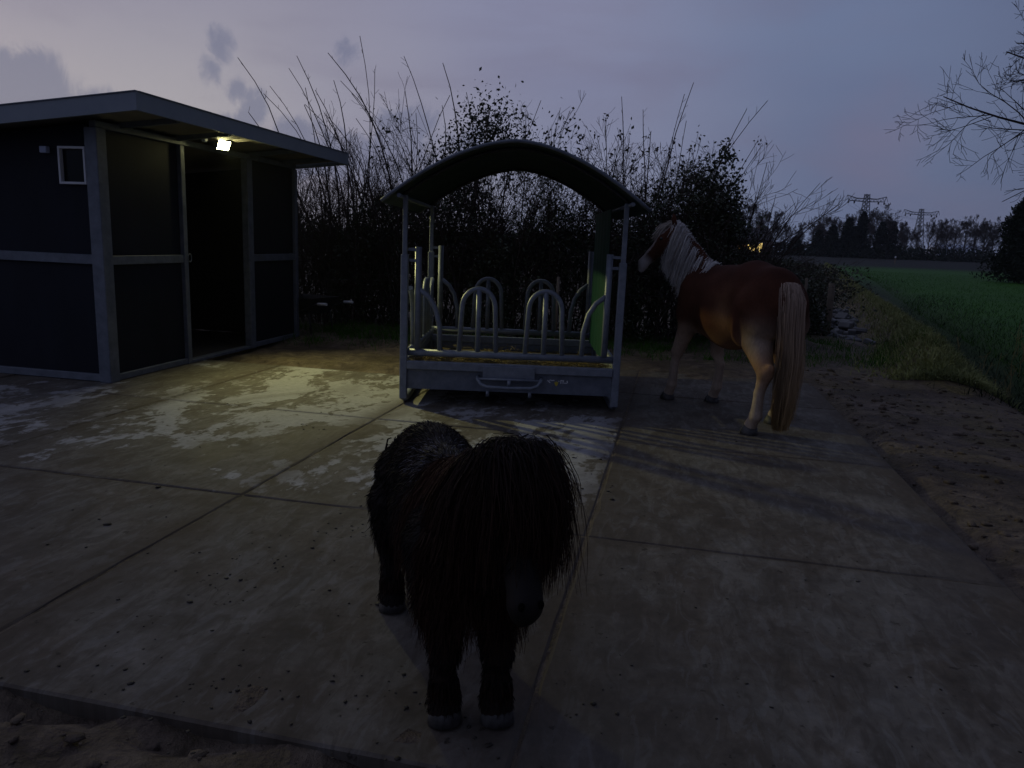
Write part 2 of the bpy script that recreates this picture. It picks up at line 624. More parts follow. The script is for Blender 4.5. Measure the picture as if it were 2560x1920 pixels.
def ground_mat():
    m = bpy.data.materials.new('earth')
    m.use_nodes = True
    t = NT(m.node_tree)
    b = t.n['Principled BSDF']
    p = t.node('ShaderNodeNewGeometry').outputs['Position']
    a = t.node('ShaderNodeVertexColor', layer_name='coat')
    s = t.node('ShaderNodeSeparateColor')
    t.l.new(a.outputs[0], s.inputs[0])
    n1 = t.noise(p, .9, 6, .6)
    n2 = t.noise(t.vm('MULTIPLY', p, (1, 1, 1)), 6.5, 7, .68, .6)
    n3 = t.noise(p, 28, 5, .6)
    dirt = t.ramp(n2, [(.28, (.030, .023, .017)), (.46, (.105, .080, .062)), (.60, (.165, .130, .098)), (.75, (.25, .205, .160))])
    dirt = t.mix(t.m('MULTIPLY', t.smooth(n1, .46, .66), .75), dirt, (.050, .038, .028, 1))
    straw = t.ramp(n3, [(.35, (.07, .055, .022)), (.65, (.20, .16, .07))])
    pale = t.m('MULTIPLY', s.outputs[1], t.smooth(t.noise(p, 2.2, 5), .40, .62))
    dirt = t.mix(pale, dirt, straw)
    gr = t.ramp(t.noise(p, .35, 6, .6), [(.3, (.016, .085, .001)), (.7, (.034, .135, .003))])
    gr = t.mix(t.m('MULTIPLY', t.smooth(n3, .45, .7), .5), gr, (.040, .075, .010, 1))
    edge = t.m('ADD', s.outputs[0], t.m('MULTIPLY', t.m('SUBTRACT', n2, .5), .9))
    c = t.mix(t.smooth(edge, .35, .65), dirt, gr)
    c = t.mix(s.outputs[2], c, (.008, .0085, .005, 1))
    t.l.new(c, b.inputs['Base Color'])
    t.l.new(t.m('MULTIPLY_ADD', n2, .35, .55), b.inputs['Roughness'])
    b.inputs['Specular IOR Level'].default_value = .12
    bn = t.node('ShaderNodeBump')
    bn.inputs['Strength'].default_value = .9
    bn.inputs['Distance'].default_value = .055
    t.l.new(t.m('ADD', n2, t.m('MULTIPLY', n3, .5)), bn.inputs['Height'])
    t.l.new(bn.outputs[0], b.inputs['Normal'])
    return m


TH = R(12.0)
DV = Vector((math.sin(TH), math.cos(TH), 0))
NV = Vector((math.cos(TH), -math.sin(TH), 0))
OG = Vector((.42, 3.70, 0))


def slab_mat():
    """worn wet concrete: pale scrubbed patches, brown mud film, damp stains"""
    m = bpy.data.materials.new('yard_concrete')
    m.use_nodes = True
    t = NT(m.node_tree)
    b = t.n['Principled BSDF']
    p = t.node('ShaderNodeNewGeometry').outputs['Position']
    q = t.vm('SUBTRACT', p, tuple(OG))
    gu = t.vm('DOT_PRODUCT', q, tuple(NV))
    gv = t.vm('DOT_PRODUCT', q, tuple(DV))
    gp = t.node('ShaderNodeCombineXYZ')
    t.l.new(gu, gp.inputs[0])
    t.l.new(t.m('MULTIPLY', gv, .62), gp.inputs[1])
    gpo = gp.outputs[0]
    n1 = t.noise(gpo, 1.25, 8, .66, .5)
    n2 = t.noise(gpo, 4.2, 7, .62, .8)
    n3 = t.noise(p, 22, 6, .6)
    n4 = t.noise(p, 150, 3, .5)
    conc = t.ramp(n2, [(.30, (.086, .075, .061)), (.55, (.137, .123, .103)), (.75, (.190, .174, .150))])
    mud = t.ramp(n2, [(.30, (.054, .041, .029)), (.6, (.096, .077, .057)), (.8, (.135, .112, .085))])
    # scrubbed clean where water runs, in the strip in front of the stable
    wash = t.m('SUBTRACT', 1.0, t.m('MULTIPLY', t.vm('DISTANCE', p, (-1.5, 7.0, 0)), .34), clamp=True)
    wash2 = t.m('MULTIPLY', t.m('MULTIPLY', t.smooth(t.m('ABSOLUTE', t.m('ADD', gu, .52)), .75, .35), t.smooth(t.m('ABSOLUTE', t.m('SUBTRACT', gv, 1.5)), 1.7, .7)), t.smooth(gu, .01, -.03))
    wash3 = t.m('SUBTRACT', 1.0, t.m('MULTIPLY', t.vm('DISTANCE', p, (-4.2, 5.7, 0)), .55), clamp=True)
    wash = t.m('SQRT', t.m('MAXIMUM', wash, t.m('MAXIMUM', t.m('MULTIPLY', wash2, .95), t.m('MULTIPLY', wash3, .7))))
    v = t.m('ADD', t.m('MULTIPLY', t.m('SUBTRACT', n1, .5), 2.3), t.m('MULTIPLY', t.m('SUBTRACT', n2, .5), .8))
    v = t.m('ADD', v, t.m('MULTIPLY', t.m('SUBTRACT', t.noise(gpo, 9.0, 5, .6, .6), .5), .9))
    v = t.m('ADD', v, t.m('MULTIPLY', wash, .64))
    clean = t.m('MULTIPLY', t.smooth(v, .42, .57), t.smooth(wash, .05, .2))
    n5 = t.noise(t.vm('MULTIPLY', gpo, (1, 1.5, 1)), 2.1, 9, .70, .7)
    n6 = t.noise(t.vm('MULTIPLY', gpo, (1.6, .8, 1)), 8.5, 6, .62, 1.2)
    film = t.m('MULTIPLY_ADD', t.smooth(t.m('ADD', n5, t.m('MULTIPLY', wash, .10)), .40, .62), .78, .12)
    c = t.mix(film, mud, conc)
    c = t.mix(t.m('MULTIPLY', t.smooth(n6, .52, .62), .50), c, (.062, .050, .038, 1))
    c = t.mix(t.m('MULTIPLY', t.smooth(n6, .47, .38), .20), c, (.24, .235, .225, 1))
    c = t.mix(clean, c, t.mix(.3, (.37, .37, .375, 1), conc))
    # trodden dirt along the joints
    fu = t.m('ABSOLUTE', t.m('SUBTRACT', t.m('FRACT', t.m('MULTIPLY_ADD', gu, .5, 40.5)), .5))
    fv = t.m('ABSOLUTE', t.m('SUBTRACT', t.m('FRACT', t.m('MULTIPLY_ADD', gv, .5, 40.5)), .5))
    j1 = t.m('SUBTRACT', 1.0, t.m('MULTIPLY', fu, t.m('MULTIPLY_ADD', n5, -16, 17)), clamp=True)
    j2 = t.m('SUBTRACT', 1.0, t.m('MULTIPLY', fv, 34), clamp=True)
    jd = t.m('MULTIPLY', t.m('MAXIMUM', j1, t.m('MULTIPLY', j2, .6)), t.smooth(n2, .25, .6))
    c = t.mix(t.m('MULTIPLY', jd, .8), c, (.060, .043, .028, 1))
    # damp stains and specks of dung
    damp = t.smooth(t.noise(gpo, .9, 5, .6, 1.0), .52, .66)
    c = t.mix(t.m('MULTIPLY', damp, .35), c, (.075, .062, .052, 1))
    sp = t.smooth(t.noise(p, 15, 6, .62), .63, .69)
    c = t.mix(t.m('MULTIPLY', sp, .75), c, (.030, .023, .016, 1))
    g = t.m('MULTIPLY_ADD', n3, .8, .6)
    gg = t.node('ShaderNodeCombineXYZ')
    for i in range(3):
        t.l.new(g, gg.inputs[i])
    c = t.mix(1.0, c, gg.outputs[0], 'MULTIPLY')
    t.l.new(c, b.inputs['Base Color'])
    ro = t.m('SUBTRACT', t.m('MULTIPLY_ADD', n3, .22, .74), t.m('MULTIPLY', damp, .06))
    t.l.new(ro, b.inputs['Roughness'])
    b.inputs['Specular IOR Level'].default_value = .26
    bn = t.node('ShaderNodeBump')
    bn.inputs['Strength'].default_value = .5
    bn.inputs['Distance'].default_value = .006
    hh = t.m('ADD', t.m('MULTIPLY', n2, 1.0), t.m('ADD', t.m('MULTIPLY', n3, .6), t.m('MULTIPLY', n4, .15)))
    t.l.new(hh, bn.inputs['Height'])
    t.l.new(bn.outputs[0], b.inputs['Normal'])
    return m


M['earth'] = ground_mat()
M['slab'] = slab_mat()

# ------------------------------------------------------------------ ground
UB = np.array([.360, .933])
MBv = np.array([.933, -.360])


def hsh(x, y, f, seed):
    r = np.random.default_rng(seed)
    out = 0
    for _ in range(5):
        a = r.uniform(0, 6.28)
        k = f * r.uniform(.6, 1.6)
        out = out + np.sin((x * math.cos(a) + y * math.sin(a)) * k + r.uniform(0, 6.28))
    return out / 5


def sst(v, a, b):
    t = np.clip((v - a) / (b - a), 0, 1)
    return t * t * (3 - 2 * t)


def gheight(x, y):
    s = x * UB[0] + y * UB[1]
    q = x * MBv[0] + y * MBv[1]
    z = -.045 + .014 * hsh(x, y, 5, 3) + .018 * hsh(x, y, 13, 4)
    z = z - sst(s, 7.5, 11.0) * sst(s, 60, 25) * 1.0 * np.exp(-((q - 3.3) / .75) ** 2)
    # heaps of turf and soil in front of the bank
    z = z + .16 * np.exp(-(((x - 4.0) / 1.0) ** 2 + ((y - 11.6) / .7) ** 2)) * (1 + .5 * hsh(x, y, 6, 12))
    z = z + .12 * np.exp(-(((x - 5.2) / .8) ** 2 + ((y - 12.8) / .8) ** 2))
    # trodden soil lapping over the far edge of the yard
    gu = (x - OG.x) * NV.x + (y - OG.y) * NV.y
    gv = (x - OG.x) * DV.x + (y - OG.y) * DV.y
    lap = sst(gv, 5.3, 6.1)
    z = z + .06 * lap * sst(gv, 12, 8)
    z = z + .055 * sst(gv, 4.0, 4.4) * sst(gu, -2.0, -2.15) * (gu > -4.8)
    inyard = sst(gu, -12.0, -11.8) * sst(gu, 2.02, 1.97) * sst(gv, -1.90, -1.85) * sst(gv, 5.5, 5.42)
    inyard = np.maximum(inyard, sst(gu, -.05, 0) * sst(gu, 2.02, 1.97) * sst(gv, 0, -.1))
    inyard = inyard * (1 - sst(gv, 3.95, 4.05) * sst(gu, -1.97, -2.05))
    z = z * (1 - inyard) - .0075 * inyard
    lap2 = (hsh(x, y, 6, 51) + .6 * hsh(x, y, 15, 52) + .4 * hsh(x, y, 34, 53) - .12)
    eg = np.maximum(sst(gv, -1.55, -1.86) * sst(gu, .0, -.1), np.maximum(.45 * sst(gu, 1.80, 1.98), sst(gv, 4.9, 5.4) * sst(gu, -.2, .0)))
    z = z + inyard * eg * np.clip(lap2, -.05, 1) * .045
    ft = (1 - sst(gv, -2.02, -1.92)) * sst(gu, .0, -.1)
    z = z + ft * (.048 + .012 * hsh(x, y, 9, 41) + .012 * hsh(x, y, 24, 42) + .008 * hsh(x, y, 47, 43)) - .04 * np.exp(-((gv + 1.93) / .045) ** 2) * sst(gu, .05, -.05)
    rt = sst(gu, 2.02, 2.2) * sst(gv, 6, 4)
    z = z + rt * .03 - .05 * np.exp(-((gu - 2.06) / .05) ** 2) * sst(gv, 5.5, 5.0)
    d = np.hypot(x, y)
    z = z + 1.0 * sst(d, 60, 215)
    return z


QC = 1.68


def bank_h(x, y):
    s = x * UB[0] + y * UB[1]
    q = x * MBv[0] + y * MBv[1] - QC - .10 * hsh(x, y, .35, 17)
    w = np.where(q < 0, .30, .46)
    top = .43 + .05 * hsh(x, y, 1.1, 9) + .03 * hsh(x, y, 3.1, 10)
    return sst(s, 9.6, 12.2) * sst(s, 98, 92) * top * np.exp(-(q / w) ** 2)


def axis(lo, hi, near_lo, near_hi, step, growth=1.09):
    c = list(np.arange(near_lo, near_hi + 1e-6, step))
    st = step
    while c[-1] < hi:
        st *= growth
        c.append(c[-1] + st)
    st = step
    left = [near_lo]
    while left[-1] > lo:
        st *= growth
        left.append(left[-1] - st)
    return np.array(left[::-1][:-1] + c)


gx = axis(-700, 700, -6, 14, .11)
gy = axis(-60, 700, -1.5, 18, .11)
GX, GY = np.meshgrid(gx, gy, indexing='ij')
GZ = gheight(GX, GY)
S_ = GX * UB[0] + GY * UB[1]
Q_ = GX * MBv[0] + GY * MBv[1]
gc = np.zeros((*GX.shape, 3))
field = sst(Q_, 2.3, 3.2) * sst(S_, 9.5, 13) + sst(np.hypot(GX, GY), 45, 70) * sst(Q_, 1.5, 4)
bank = sst(S_, 9.0, 11.5) * np.exp(-((Q_ - QC) / .9) ** 2)
hz = .65 * sst(GY, 9.8, 10.8) * sst(Q_, 1.0, -1.0)
gc[..., 0] = np.clip(field + bank * .28 + hz * .5, 0, 1)
gc[..., 1] = np.clip(.25 + .55 * sst(GX, 3.0, 5.0) * sst(GY, 1, 4) * sst(GY, 9, 6) + .9 * bank, 0, 1)
gc[..., 2] = np.clip(.9 * sst(S_, 8.5, 10.5) * np.exp(-((Q_ - 3.3) / 1.0) ** 2) * sst(S_, 70, 40) + sst(np.hypot(GX, GY) + 8 * hsh(GX, GY, .05, 6), 92, 112), 0, 1)
ni, nj = GX.shape
idx = np.arange(ni * nj).reshape(ni, nj)
quads = np.stack([idx[:-1, :-1], idx[1:, :-1], idx[1:, 1:], idx[:-1, 1:]], -1).reshape(-1, 4)
gme = np_mesh('ground', np.stack([GX, GY, GZ], -1).reshape(-1, 3), quads, True, gc.reshape(-1, 3))
tag(obj_np('ground', gme, M['earth']), kind='structure')

# grassy ridge of earth between the thickets and the ditch
bs = np.concatenate([np.arange(9.4, 30, .3), np.arange(30, 99, 1.0)])
bq_ = np.linspace(QC - 1.0, QC + 1.25, 22)
BS, BQ = np.meshgrid(bs, bq_, indexing='ij')
BX, BY = BS * UB[0] + BQ * MBv[0], BS * UB[1] + BQ * MBv[1]
BH = bank_h(BX, BY)
BZ = gheight(BX, BY) + BH - .012 + .02 * (BH > .03) * hsh(BX, BY, 19, 18)
k0, k1 = BX.shape
ib = np.arange(k0 * k1).reshape(k0, k1)
bquads = np.stack([ib[:-1, :-1], ib[:-1, 1:], ib[1:, 1:], ib[1:, :-1]], -1).reshape(-1, 4)[:, ::-1]
bcol = np.zeros((*BX.shape, 3))
bcol[..., 0] = .25
bcol[..., 1] = 1.0
bme = np_mesh('grass_bank', np.stack([BX, BY, BZ], -1).reshape(-1, 3), bquads, True, bcol.reshape(-1, 3))
tag(obj_np('grass_bank', bme, M['earth']), kind='structure')

# concrete yard of 2 x 2 m slabs
yard = tag(empty('concrete_yard', OG, -TH), kind='structure')


def slab_mesh(seed, L=2.0):
    r = random.Random(seed)
    n = 10
    mb = MB()
    ring = []
    for side in range(4):
        for k in range(n):
            u = -1 + 2 * k / n
            ring.append([(u, -1), (1, u), (-u, 1), (-1, -u)][side])
    hw, hl = .9945, L / 2 - .0055
    def row(ins, z, jit):
        for (a, b) in ring:
            j = r.uniform(0, jit) + (jit * 3 if r.random() < .06 else 0)
            mb.v.append((a * (hw - ins - j), b * (hl - ins - j), z))
    row(0, -.14, 0)
    row(0, -.006, .002)
    row(.009, 0, .006)
    m = len(ring)
    for k in range(2):
        for i in range(m):
            j = (i + 1) % m
            mb.f.append((k * m + i, k * m + j, (k + 1) * m + j, (k + 1) * m + i))
    mb.f.append(tuple(2 * m + i for i in range(m)))
    me = bpy.data.meshes.new('slab')
    me.from_pydata(mb.v, [], mb.f)
    me.materials.append(M['slab'])
    return me


slabs = [slab_mesh(s) for s in range(3)]
short = slab_mesh(9, 1.5)
front = slab_mesh(8, 1.88)
rs = random.Random(5)
for i in range(-6, 1):
    for j in range(-3, 3):
        if j < -1 and i != 0:
            continue
        if j == 2 and i < -2:
            continue
        if j == 2 and i == -2:
            continue
        sh = (j == 2)
        o = bpy.data.objects.new('slab', short if sh else front if (j == -1 and i < 0) else slabs[rs.randrange(3)])
        o.location = (i * 2 + 1, j * 2 + (.75 if sh else 1.06 if (j == -1 and i < 0) else 1), rs.uniform(-.002, .002))
        o.rotation_euler = (rs.uniform(-.0008, .0008), rs.uniform(-.0008, .0008), 0)
        link(o, yard)

# ------------------------------------------------------------------ stable
P0 = Vector((-3.874, 7.074, 0))
# local frame of the stable: x along the outward normal of the door wall, y along the door wall, z up
SA = R(11.0)
DW = Vector((math.sin(SA), math.cos(SA), 0))
NW = Vector((math.cos(SA), -math.sin(SA), 0))
stable = tag(empty('stable', P0, -SA), 'dark panelled horse stable with galvanised frame and open door', 'stable')
LEN, DEP, HW = 3.85, 3.6, 2.37
T = .05
st, sd = M['steel'], M['steel_dull']


def roof_z(x):
    return 2.62 + .09 * (x - .65)


def top_at(x):
    return roof_z(x) - .25


# door wall (x = 0 is its outer face; body lies at negative x)
MB().box((-.055, .055, HW / 2), (.13, .13, HW), bev=.006).build('corner_post', sd, stable)
MB().box((-.05, LEN - .03, HW / 2), (.10, .08, HW), bev=.006).build('corner_post', sd, stable)
MB().box((-.045, 1.265, HW / 2), (.09, .07, HW), bev=.005).build('door_post', sd, stable)
MB().box((-.045, 2.61, HW / 2), (.09, .12, HW), bev=.005).build('door_post', sd, stable)
MB().box((-.045, .675, 1.17), (.07, 1.108, .085), bev=.004).build('middle_rail', sd, stable)
MB().box((-.045, 3.23, 1.16), (.07, 1.116, .09), bev=.004).build('middle_rail', sd, stable)
MB().box((-.04, LEN / 2, HW + .032), (.07, LEN - .02, .06), bev=.004).build('top_rail', sd, stable)
MB().box((-.045, .675, .035), (.07, 1.108, .06), bev=.004).build('bottom_rail', sd, stable)
MB().box((-.045, 3.23, .035), (.07, 1.116, .06), bev=.004).build('bottom_rail', sd, stable)
MB().box((-.05, 1.925, .02), (.10, 1.24, .035), bev=.004).build('threshold', sd, stable)
for (y0, y1) in ((.122, 1.228), (2.672, 3.788)):
    for (z0, z1) in ((.066, 1.125), (1.216, 2.398)):
        MB().box((-.06, (y0 + y1) / 2, (z0 + z1) / 2), (.032, y1 - y0, z1 - z0), bev=.003).build('panel', M['panel'], stable)
# gable wall, facing the camera (y = 0)
yb = .045
MB().box((-DEP / 2 - .06, yb, 1.175), (DEP - .13, .07, .09), bev=.004).build('middle_rail', sd, stable)
MB().box((-DEP / 2 - .06, yb, .04), (DEP - .13, .07, .07), bev=.004).build('bottom_rail', sd, stable)
MB().box((-DEP + .05, yb, 1.0), (.1, .1, 2.0), bev=.006).build('corner_post', sd, stable)
WX0, WX1, WZ0, WZ1 = -.425, -.135, 1.86, 2.20
xL = -DEP + .10
MB().box(((xL - .121) / 2, .06, .60), (-.121 - xL, .032, 1.05), bev=.003).build('panel', M['panel'], stable)
gp_ = MB()
for (xa, xb, za_, zb_) in ((xL, WX0, 1.222, None), (WX0, WX1, 1.222, WZ0), (WX0, WX1, WZ1, None), (WX1, -.121, 1.222, None)):
    n0 = len(gp_.v)
    for yy_ in (.044, .076):
        for (xx_, zz_) in ((xa, za_), (xb, za_), (xb, zb_ or top_at(xb) + .10), (xa, zb_ or top_at(xa) + .10)):
            gp_.v.append((xx_, yy_, zz_))
    for q_ in ((0, 1, 2, 3), (7, 6, 5, 4), (0, 4, 5, 1), (1, 5, 6, 2), (2, 6, 7, 3), (3, 7, 4, 0)):
        gp_.f.append(tuple(n0 + i_ for i_ in q_))
gp_.build('panel', M['panel'], stable)
win = MB()
fw = .022
cx, cz = (WX0 + WX1) / 2, (WZ0 + WZ1) / 2
win.box((WX0 + fw / 2, .03, cz), (fw, .05, WZ1 - WZ0), bev=.003)
win.box((WX1 - fw / 2, .03, cz), (fw, .05, WZ1 - WZ0), bev=.003)
win.box((cx, .03, WZ0 + fw / 2), (WX1 - WX0 - 2 * fw, .052, fw), bev=.003)
win.box((cx, .03, WZ1 - fw / 2), (WX1 - WX0 - 2 * fw, .05, fw), bev=.003)
wf = win.build('window', M['whitepaint'], stable)
MB().box((cx, .05, cz), (WX1 - WX0 - 2 * fw, .006, WZ1 - WZ0 - 2 * fw)).build('pane', M['glass'], wf)
# back wall, far wall, inside lining and floor
inn = MB()
inn.box((-DEP + .03, LEN / 2, 1.065), (.04, LEN - .12, 2.11))
for (ya, yb_) in ((LEN - .062, LEN - .022), (.090, .115)):
    n0 = len(inn.v)
    for yy_ in (ya, yb_):
        for (xx_, zz_) in ((-DEP + .06, .02), (-.112, .02), (-.112, top_at(-.112) + .115), (-DEP + .06, top_at(-DEP + .06) + .115)):
            inn.v.append((xx_, yy_, zz_))
    for q_ in ((0, 1, 2, 3), (7, 6, 5, 4), (0, 4, 5, 1), (1, 5, 6, 2), (2, 6, 7, 3), (3, 7, 4, 0)):
        inn.f.append(tuple(n0 + i_ for i_ in q_))
inn.box((-.10, .66, 1.19), (.02, 1.0, 2.33))
inn.box((-.10, 3.2, 1.19), (.02, 1.0, 2.33))
inn.build('inner_wall', M['inner'], stable)
# roof: ribbed sheet with fascia boards all round
OV, OE = .65, .29
x0, x1, y0, y1 = -DEP - .2, OV, -OE, LEN + OE - .06
rb = MB()
nr = 44
prof = []
for k in range(nr + 1):
    y = y0 + .03 + (y1 - y0 - .06) * k / nr
    prof.append((y, .028 if k % 2 else 0.0))
n0 = len(rb.v)
for off in (-.10, -.088):
    for (y, dz) in prof:
        for x in (x0 + .03, x1 - .03):
            rb.v.append((x, y, roof_z(x) + off + dz))
per = 2 * (nr + 1)
for k in range(nr):
    a = n0 + 2 * k
    rb.f.append((a, a + 1, a + 3, a + 2))
    a += per
    rb.f.append((a + 2, a + 3, a + 1, a))
rb.build('roof', M['roofsheet'], stable)
fs = M['fascia']
H = .15


def fascia(p, q, name='fascia'):
    m = MB()
    a, b = Vector(p), Vector(q)
    d = (b - a).normalized()
    nrm = Vector((d.y, -d.x, 0)).normalized() * .016
    vs = []
    for pt in (a, b):
        for s in (-1, 1):
            for z in (-H, 0):
                vs.append(pt + nrm * s + Vector((0, 0, z)))
    m.v = [tuple(v) for v in vs]
    m.f = [(0, 1, 3, 2), (6, 7, 5, 4), (0, 4, 5, 1), (3, 7, 6, 2), (1, 5, 7, 3), (2, 6, 4, 0)]
    o = m.build(name, fs, stable)
    cap = MB()
    cap.beam(a + Vector((0, 0, .006)), b + Vector((0, 0, .006)), .052, .009)
    cap.build('drip_edge', M['steel_dull'], o)
    return o


fascia((x1, y0 + .017, roof_z(x1)), (x1, y1 - .017, roof_z(x1)))
fascia((x0, y0, roof_z(x0)), (x1 + .0165, y0, roof_z(x1)))
fascia((x0, y1, roof_z(x0)), (x1 + .0165, y1, roof_z(x1)))
# purlins under the overhang and door latch ring
for y in (.35, 1.2, 2.65, 3.5):
    MB().beam((-.3, y, roof_z(-.3) - .13), (x1 - .05, y, roof_z(x1 - .05) - .13), .05, .05).build('purlin', M['steel_dull'], stable)
ring = MB()
ring.tube([(.004 + .0, 1.315 + .03 * math.sin(a), 1.18 + .045 * math.cos(a)) for a in np.linspace(0, 2 * math.pi, 13)], .006, 6, False)
ring.build('latch_ring', sd, stable)
# floor of the box
MB().box((-DEP / 2, LEN / 2, .012), (DEP - .3, LEN - .3, .012)).build('box_floor', M['inner'], stable)

# small pale box on the gable wall
jb = MB().box((-.565, -.012 + .025, 2.165), (.075, .05, .06), bev=.006).build('junction_box', M['blue_box'])
jb.matrix_world = Matrix.Translation(P0) @ Matrix.Rotation(-SA, 4, 'Z')
tag(jb, 'small pale junction box beside the stable window', 'junction box')

# floodlight
fl = tag(empty('floodlight', P0 + NW * .16 + DW * 1.79 + Vector((0, 0, 2.44)), -SA), 'lit floodlight under the stable eave above the open doorway', 'floodlight')
tilt = R(30)
Mx = Matrix.Rotation(R(-24), 3, 'Z') @ Matrix.Rotation(tilt, 3, 'Y')       # lens looks along +x, tipped down
fb = MB()
fb.box(Mx @ Vector((-.022, 0, 0)), (.04, .17, .125), Mx, .008)
for k in range(5):
    fb.box(Mx @ Vector((-.055, -.06 + .03 * k, 0)), (.03, .005, .1), Mx)
fb.build('housing', M['fascia'], fl)
rim = MB()
for (c, s) in (((.004, 0, .056), (.016, .16, .008)), ((.004, 0, -.056), (.016, .16, .008)), ((.004, .079, 0), (.016, .008, .104)), ((.004, -.079, 0), (.016, .008, .104))):
    rim.box(Mx @ Vector(c), s, Mx)
rim.build('rim', M['fascia'], fl)
br = MB()
br.tube([Mx @ Vector((-.02, -.095, 0)), (-.06, -.095, .03), (-.10, -.05, .03), (-.10, .05, .03), (-.06, .095, .03), Mx @ Vector((-.02, .095, 0))], .008, 6)
br.tube([(-.10, 0, .03), (-.175, 0, .03)], .012, 6)
br.build('bracket', M['fascia'], fl)
lens = MB()
lens.poly([Mx @ Vector((.002, y, z)) for (y, z) in ((-.068, -.05), (.068, -.05), (.074, -.044), (.074, .044), (.068, .05), (-.068, .05), (-.074, .044), (-.074, -.044))])
lo = lens.build('lens', emit('lamp_light', (1.0, .93, .42), 110), fl)
sp = bpy.data.lights.new('lamp', 'SPOT')
sp.energy = 300
sp.color = (1.0, .96, .37)
sp.spot_size = R(104)
sp.spot_blend = .95
sp.shadow_soft_size = .05
spo = link(bpy.data.objects.new('lamp', sp), fl)
spo.location = Mx @ Vector((.012, 0, 0))
aim = Vector((-1.05, 7.35, 0)) - (P0 + NW * .16 + DW * 1.79 + Vector((0, 0, 2.44)))
aim = Matrix.Rotation(SA, 3, 'Z') @ aim
spo.rotation_euler = aim.to_track_quat('-Z', 'Y').to_euler()
sb = MB().box((0, 0, 0), (.05, .07, .07), bev=.012)  # unidentified blue grey spot beside the lamp, modelled as a small box
sb.tube([(0, 0, .03), (0, 0, .07)], .01, 6)
ebx = sb.build('eave_box', M['blue_box'])
ebx.matrix_world = Matrix.Translation(P0 + NW * .10 + DW * 1.52 + Vector((0, 0, 2.475))) @ Matrix.Rotation(-SA, 4, 'Z')
tag(ebx, 'small blue grey box on the eave left of the lit floodlight', 'sensor')

# ------------------------------------------------------------------ hay feeder
feed = tag(empty('hay_feeder', (-.02, 7.66, 0), R(-.4)), 'galvanised square hay feeder with arched green canopy', 'hay feeder')
HX, HY = .965, .965
for sx in (-1, 1):
    for sy in (-1, 1):
        lp = MB()
        lp.box((sx * HX, sy * HY, .70), (.065, .065, 1.30), bev=.006)
        lp.box((sx * HX, sy * HY, 1.60), (.042, .042, .52), bev=.004)
        lp.build('corner_post', st, feed)
        # inner posts that frame the openings
        MB().tube([(sx * (HX - .115), sy * (HY - .035), .50), (sx * (HX - .115), sy * (HY - .035), 1.42)], .030, 10).build('inner_post', st, feed, True)
        bk = MB()
        for z in (1.30, 1.395):
            bk.box((sx * (HX - .06), sy * (HY - .02), z), (.075, .02, .025))
        br_ = bk.build('bracket', st, feed)
        br_['kind'] = 'stuff'
for sx in (-1, 1):
    sk = MB()
    sk.tube([(sx * HX, -HY - .0, .16), (sx * HX, -HY + .02, .06), (sx * HX, -HY + .12, .03), (sx * HX, HY - .12, .03), (sx * HX, HY - .02, .06), (sx * HX, HY, .16)], .036, 8)
    sk.build('skid', st, feed, True)


def loop_pts(c, half, z0, z1):
    pts = []
    for k in range(19):
        a = math.pi * k / 18
        x = -math.cos(a)
        z = max(0, math.sin(a))
        pts.append((c + half * (x if k not in (0, 18) else x), z1 - half * 1.25 + half * 1.25 * z ** .9))
    return [(c - half * 1.12, z0)] + pts + [(c + half * 1.12, z0)]


def side(axis_, sgn):
    def P(u, z, d=0):
        return (u, sgn * (HY - .035 + d), z) if axis_ == 'x' else (sgn * (HX - .035 + d), u, z)
    if (axis_, sgn) == ('y', 1):
        MB().tube([P(-HX + .02, .475), P(HX - .02, .475)], .030, 10).build('rail', st, feed, True)
        return
    for c in (-.30, .30):
        MB().tube([P(u, z) for (u, z) in loop_pts(c, .15, .50, 1.07)], .0235, 10).build('feed_bar', st, feed, True)
        MB().tube([P(c, .50), P(c, 1.06)], .0245, 10).build('feed_bar', st, feed, True)
    for s in (-1, 1):
        pts = [P(s * .645, .50), P(s * .65, .72), P(s * .69, .88), P(s * .75, .98), P(s * (HX - .125), 1.05)]
        MB().tube(pts, .0235, 10).build('feed_bar', st, feed, True)
    MB().tube([P(-HX + .02, .475), P(HX - .02, .475)], .033, 10).build('rail', st, feed, True)


for a_, s_ in (('x', -1), ('x', 1), ('y', -1), ('y', 1)):
    side(a_, s_)
# tray: folded lip, side sheets, floor
for (a_, s_) in (('x', -1), ('x', 1), ('y', -1), ('y', 1)):
    tr, lp = MB(), MB()
    if a_ == 'x':
        tr.box((0, s_ * (HY + .0), .235), (2 * HX - .068, .012, .18))
        lp.box((0, s_ * (HY + .012), .366), (2 * HX - .066, .06, .075), bev=.006)
    else:
        tr.box((s_ * (HX + .0), 0, .235), (.012, 2 * HY - .068, .18))
        lp.box((s_ * (HX + .012), 0, .366), (.06, 2 * HY - .08, .075), bev=.006)
    tr.build('tray_side', M['steel_dull'], feed)
    lp.build('tray_lip', st, feed)
MB().box((0, 0, .16), (2 * HX - .08, 2 * HY - .08, .012)).build('tray_floor', M['steel_dull'], feed)
# drawbar bracket on the front
MB().box((-.005, -HY - .055, .332), (.47, .016, .115), bev=.004).build('hitch_plate', st, feed)
hb = MB()
yy = -HY - .02
hb.tube([(-.285, yy + .01, .285), (-.285, yy - .08, .275), (-.255, yy - .115, .235), (-.2, yy - .125, .215), (0, yy - .13, .21), (.2, yy - .125, .215), (.255, yy - .115, .235), (.285, yy - .08, .275), (.285, yy + .01, .285)], .016, 8)
hb.tube([(-.285, yy - .075, .276), (.285, yy - .075, .276)], .012, 8)
hb.box((0, yy - .10, .245), (.03, .02, .06))
for s in (-1, 1):
    hb.box((s * .19, yy - .05, .14), (.03, .03, .05))
hb.build('hitch', st, feed, True)
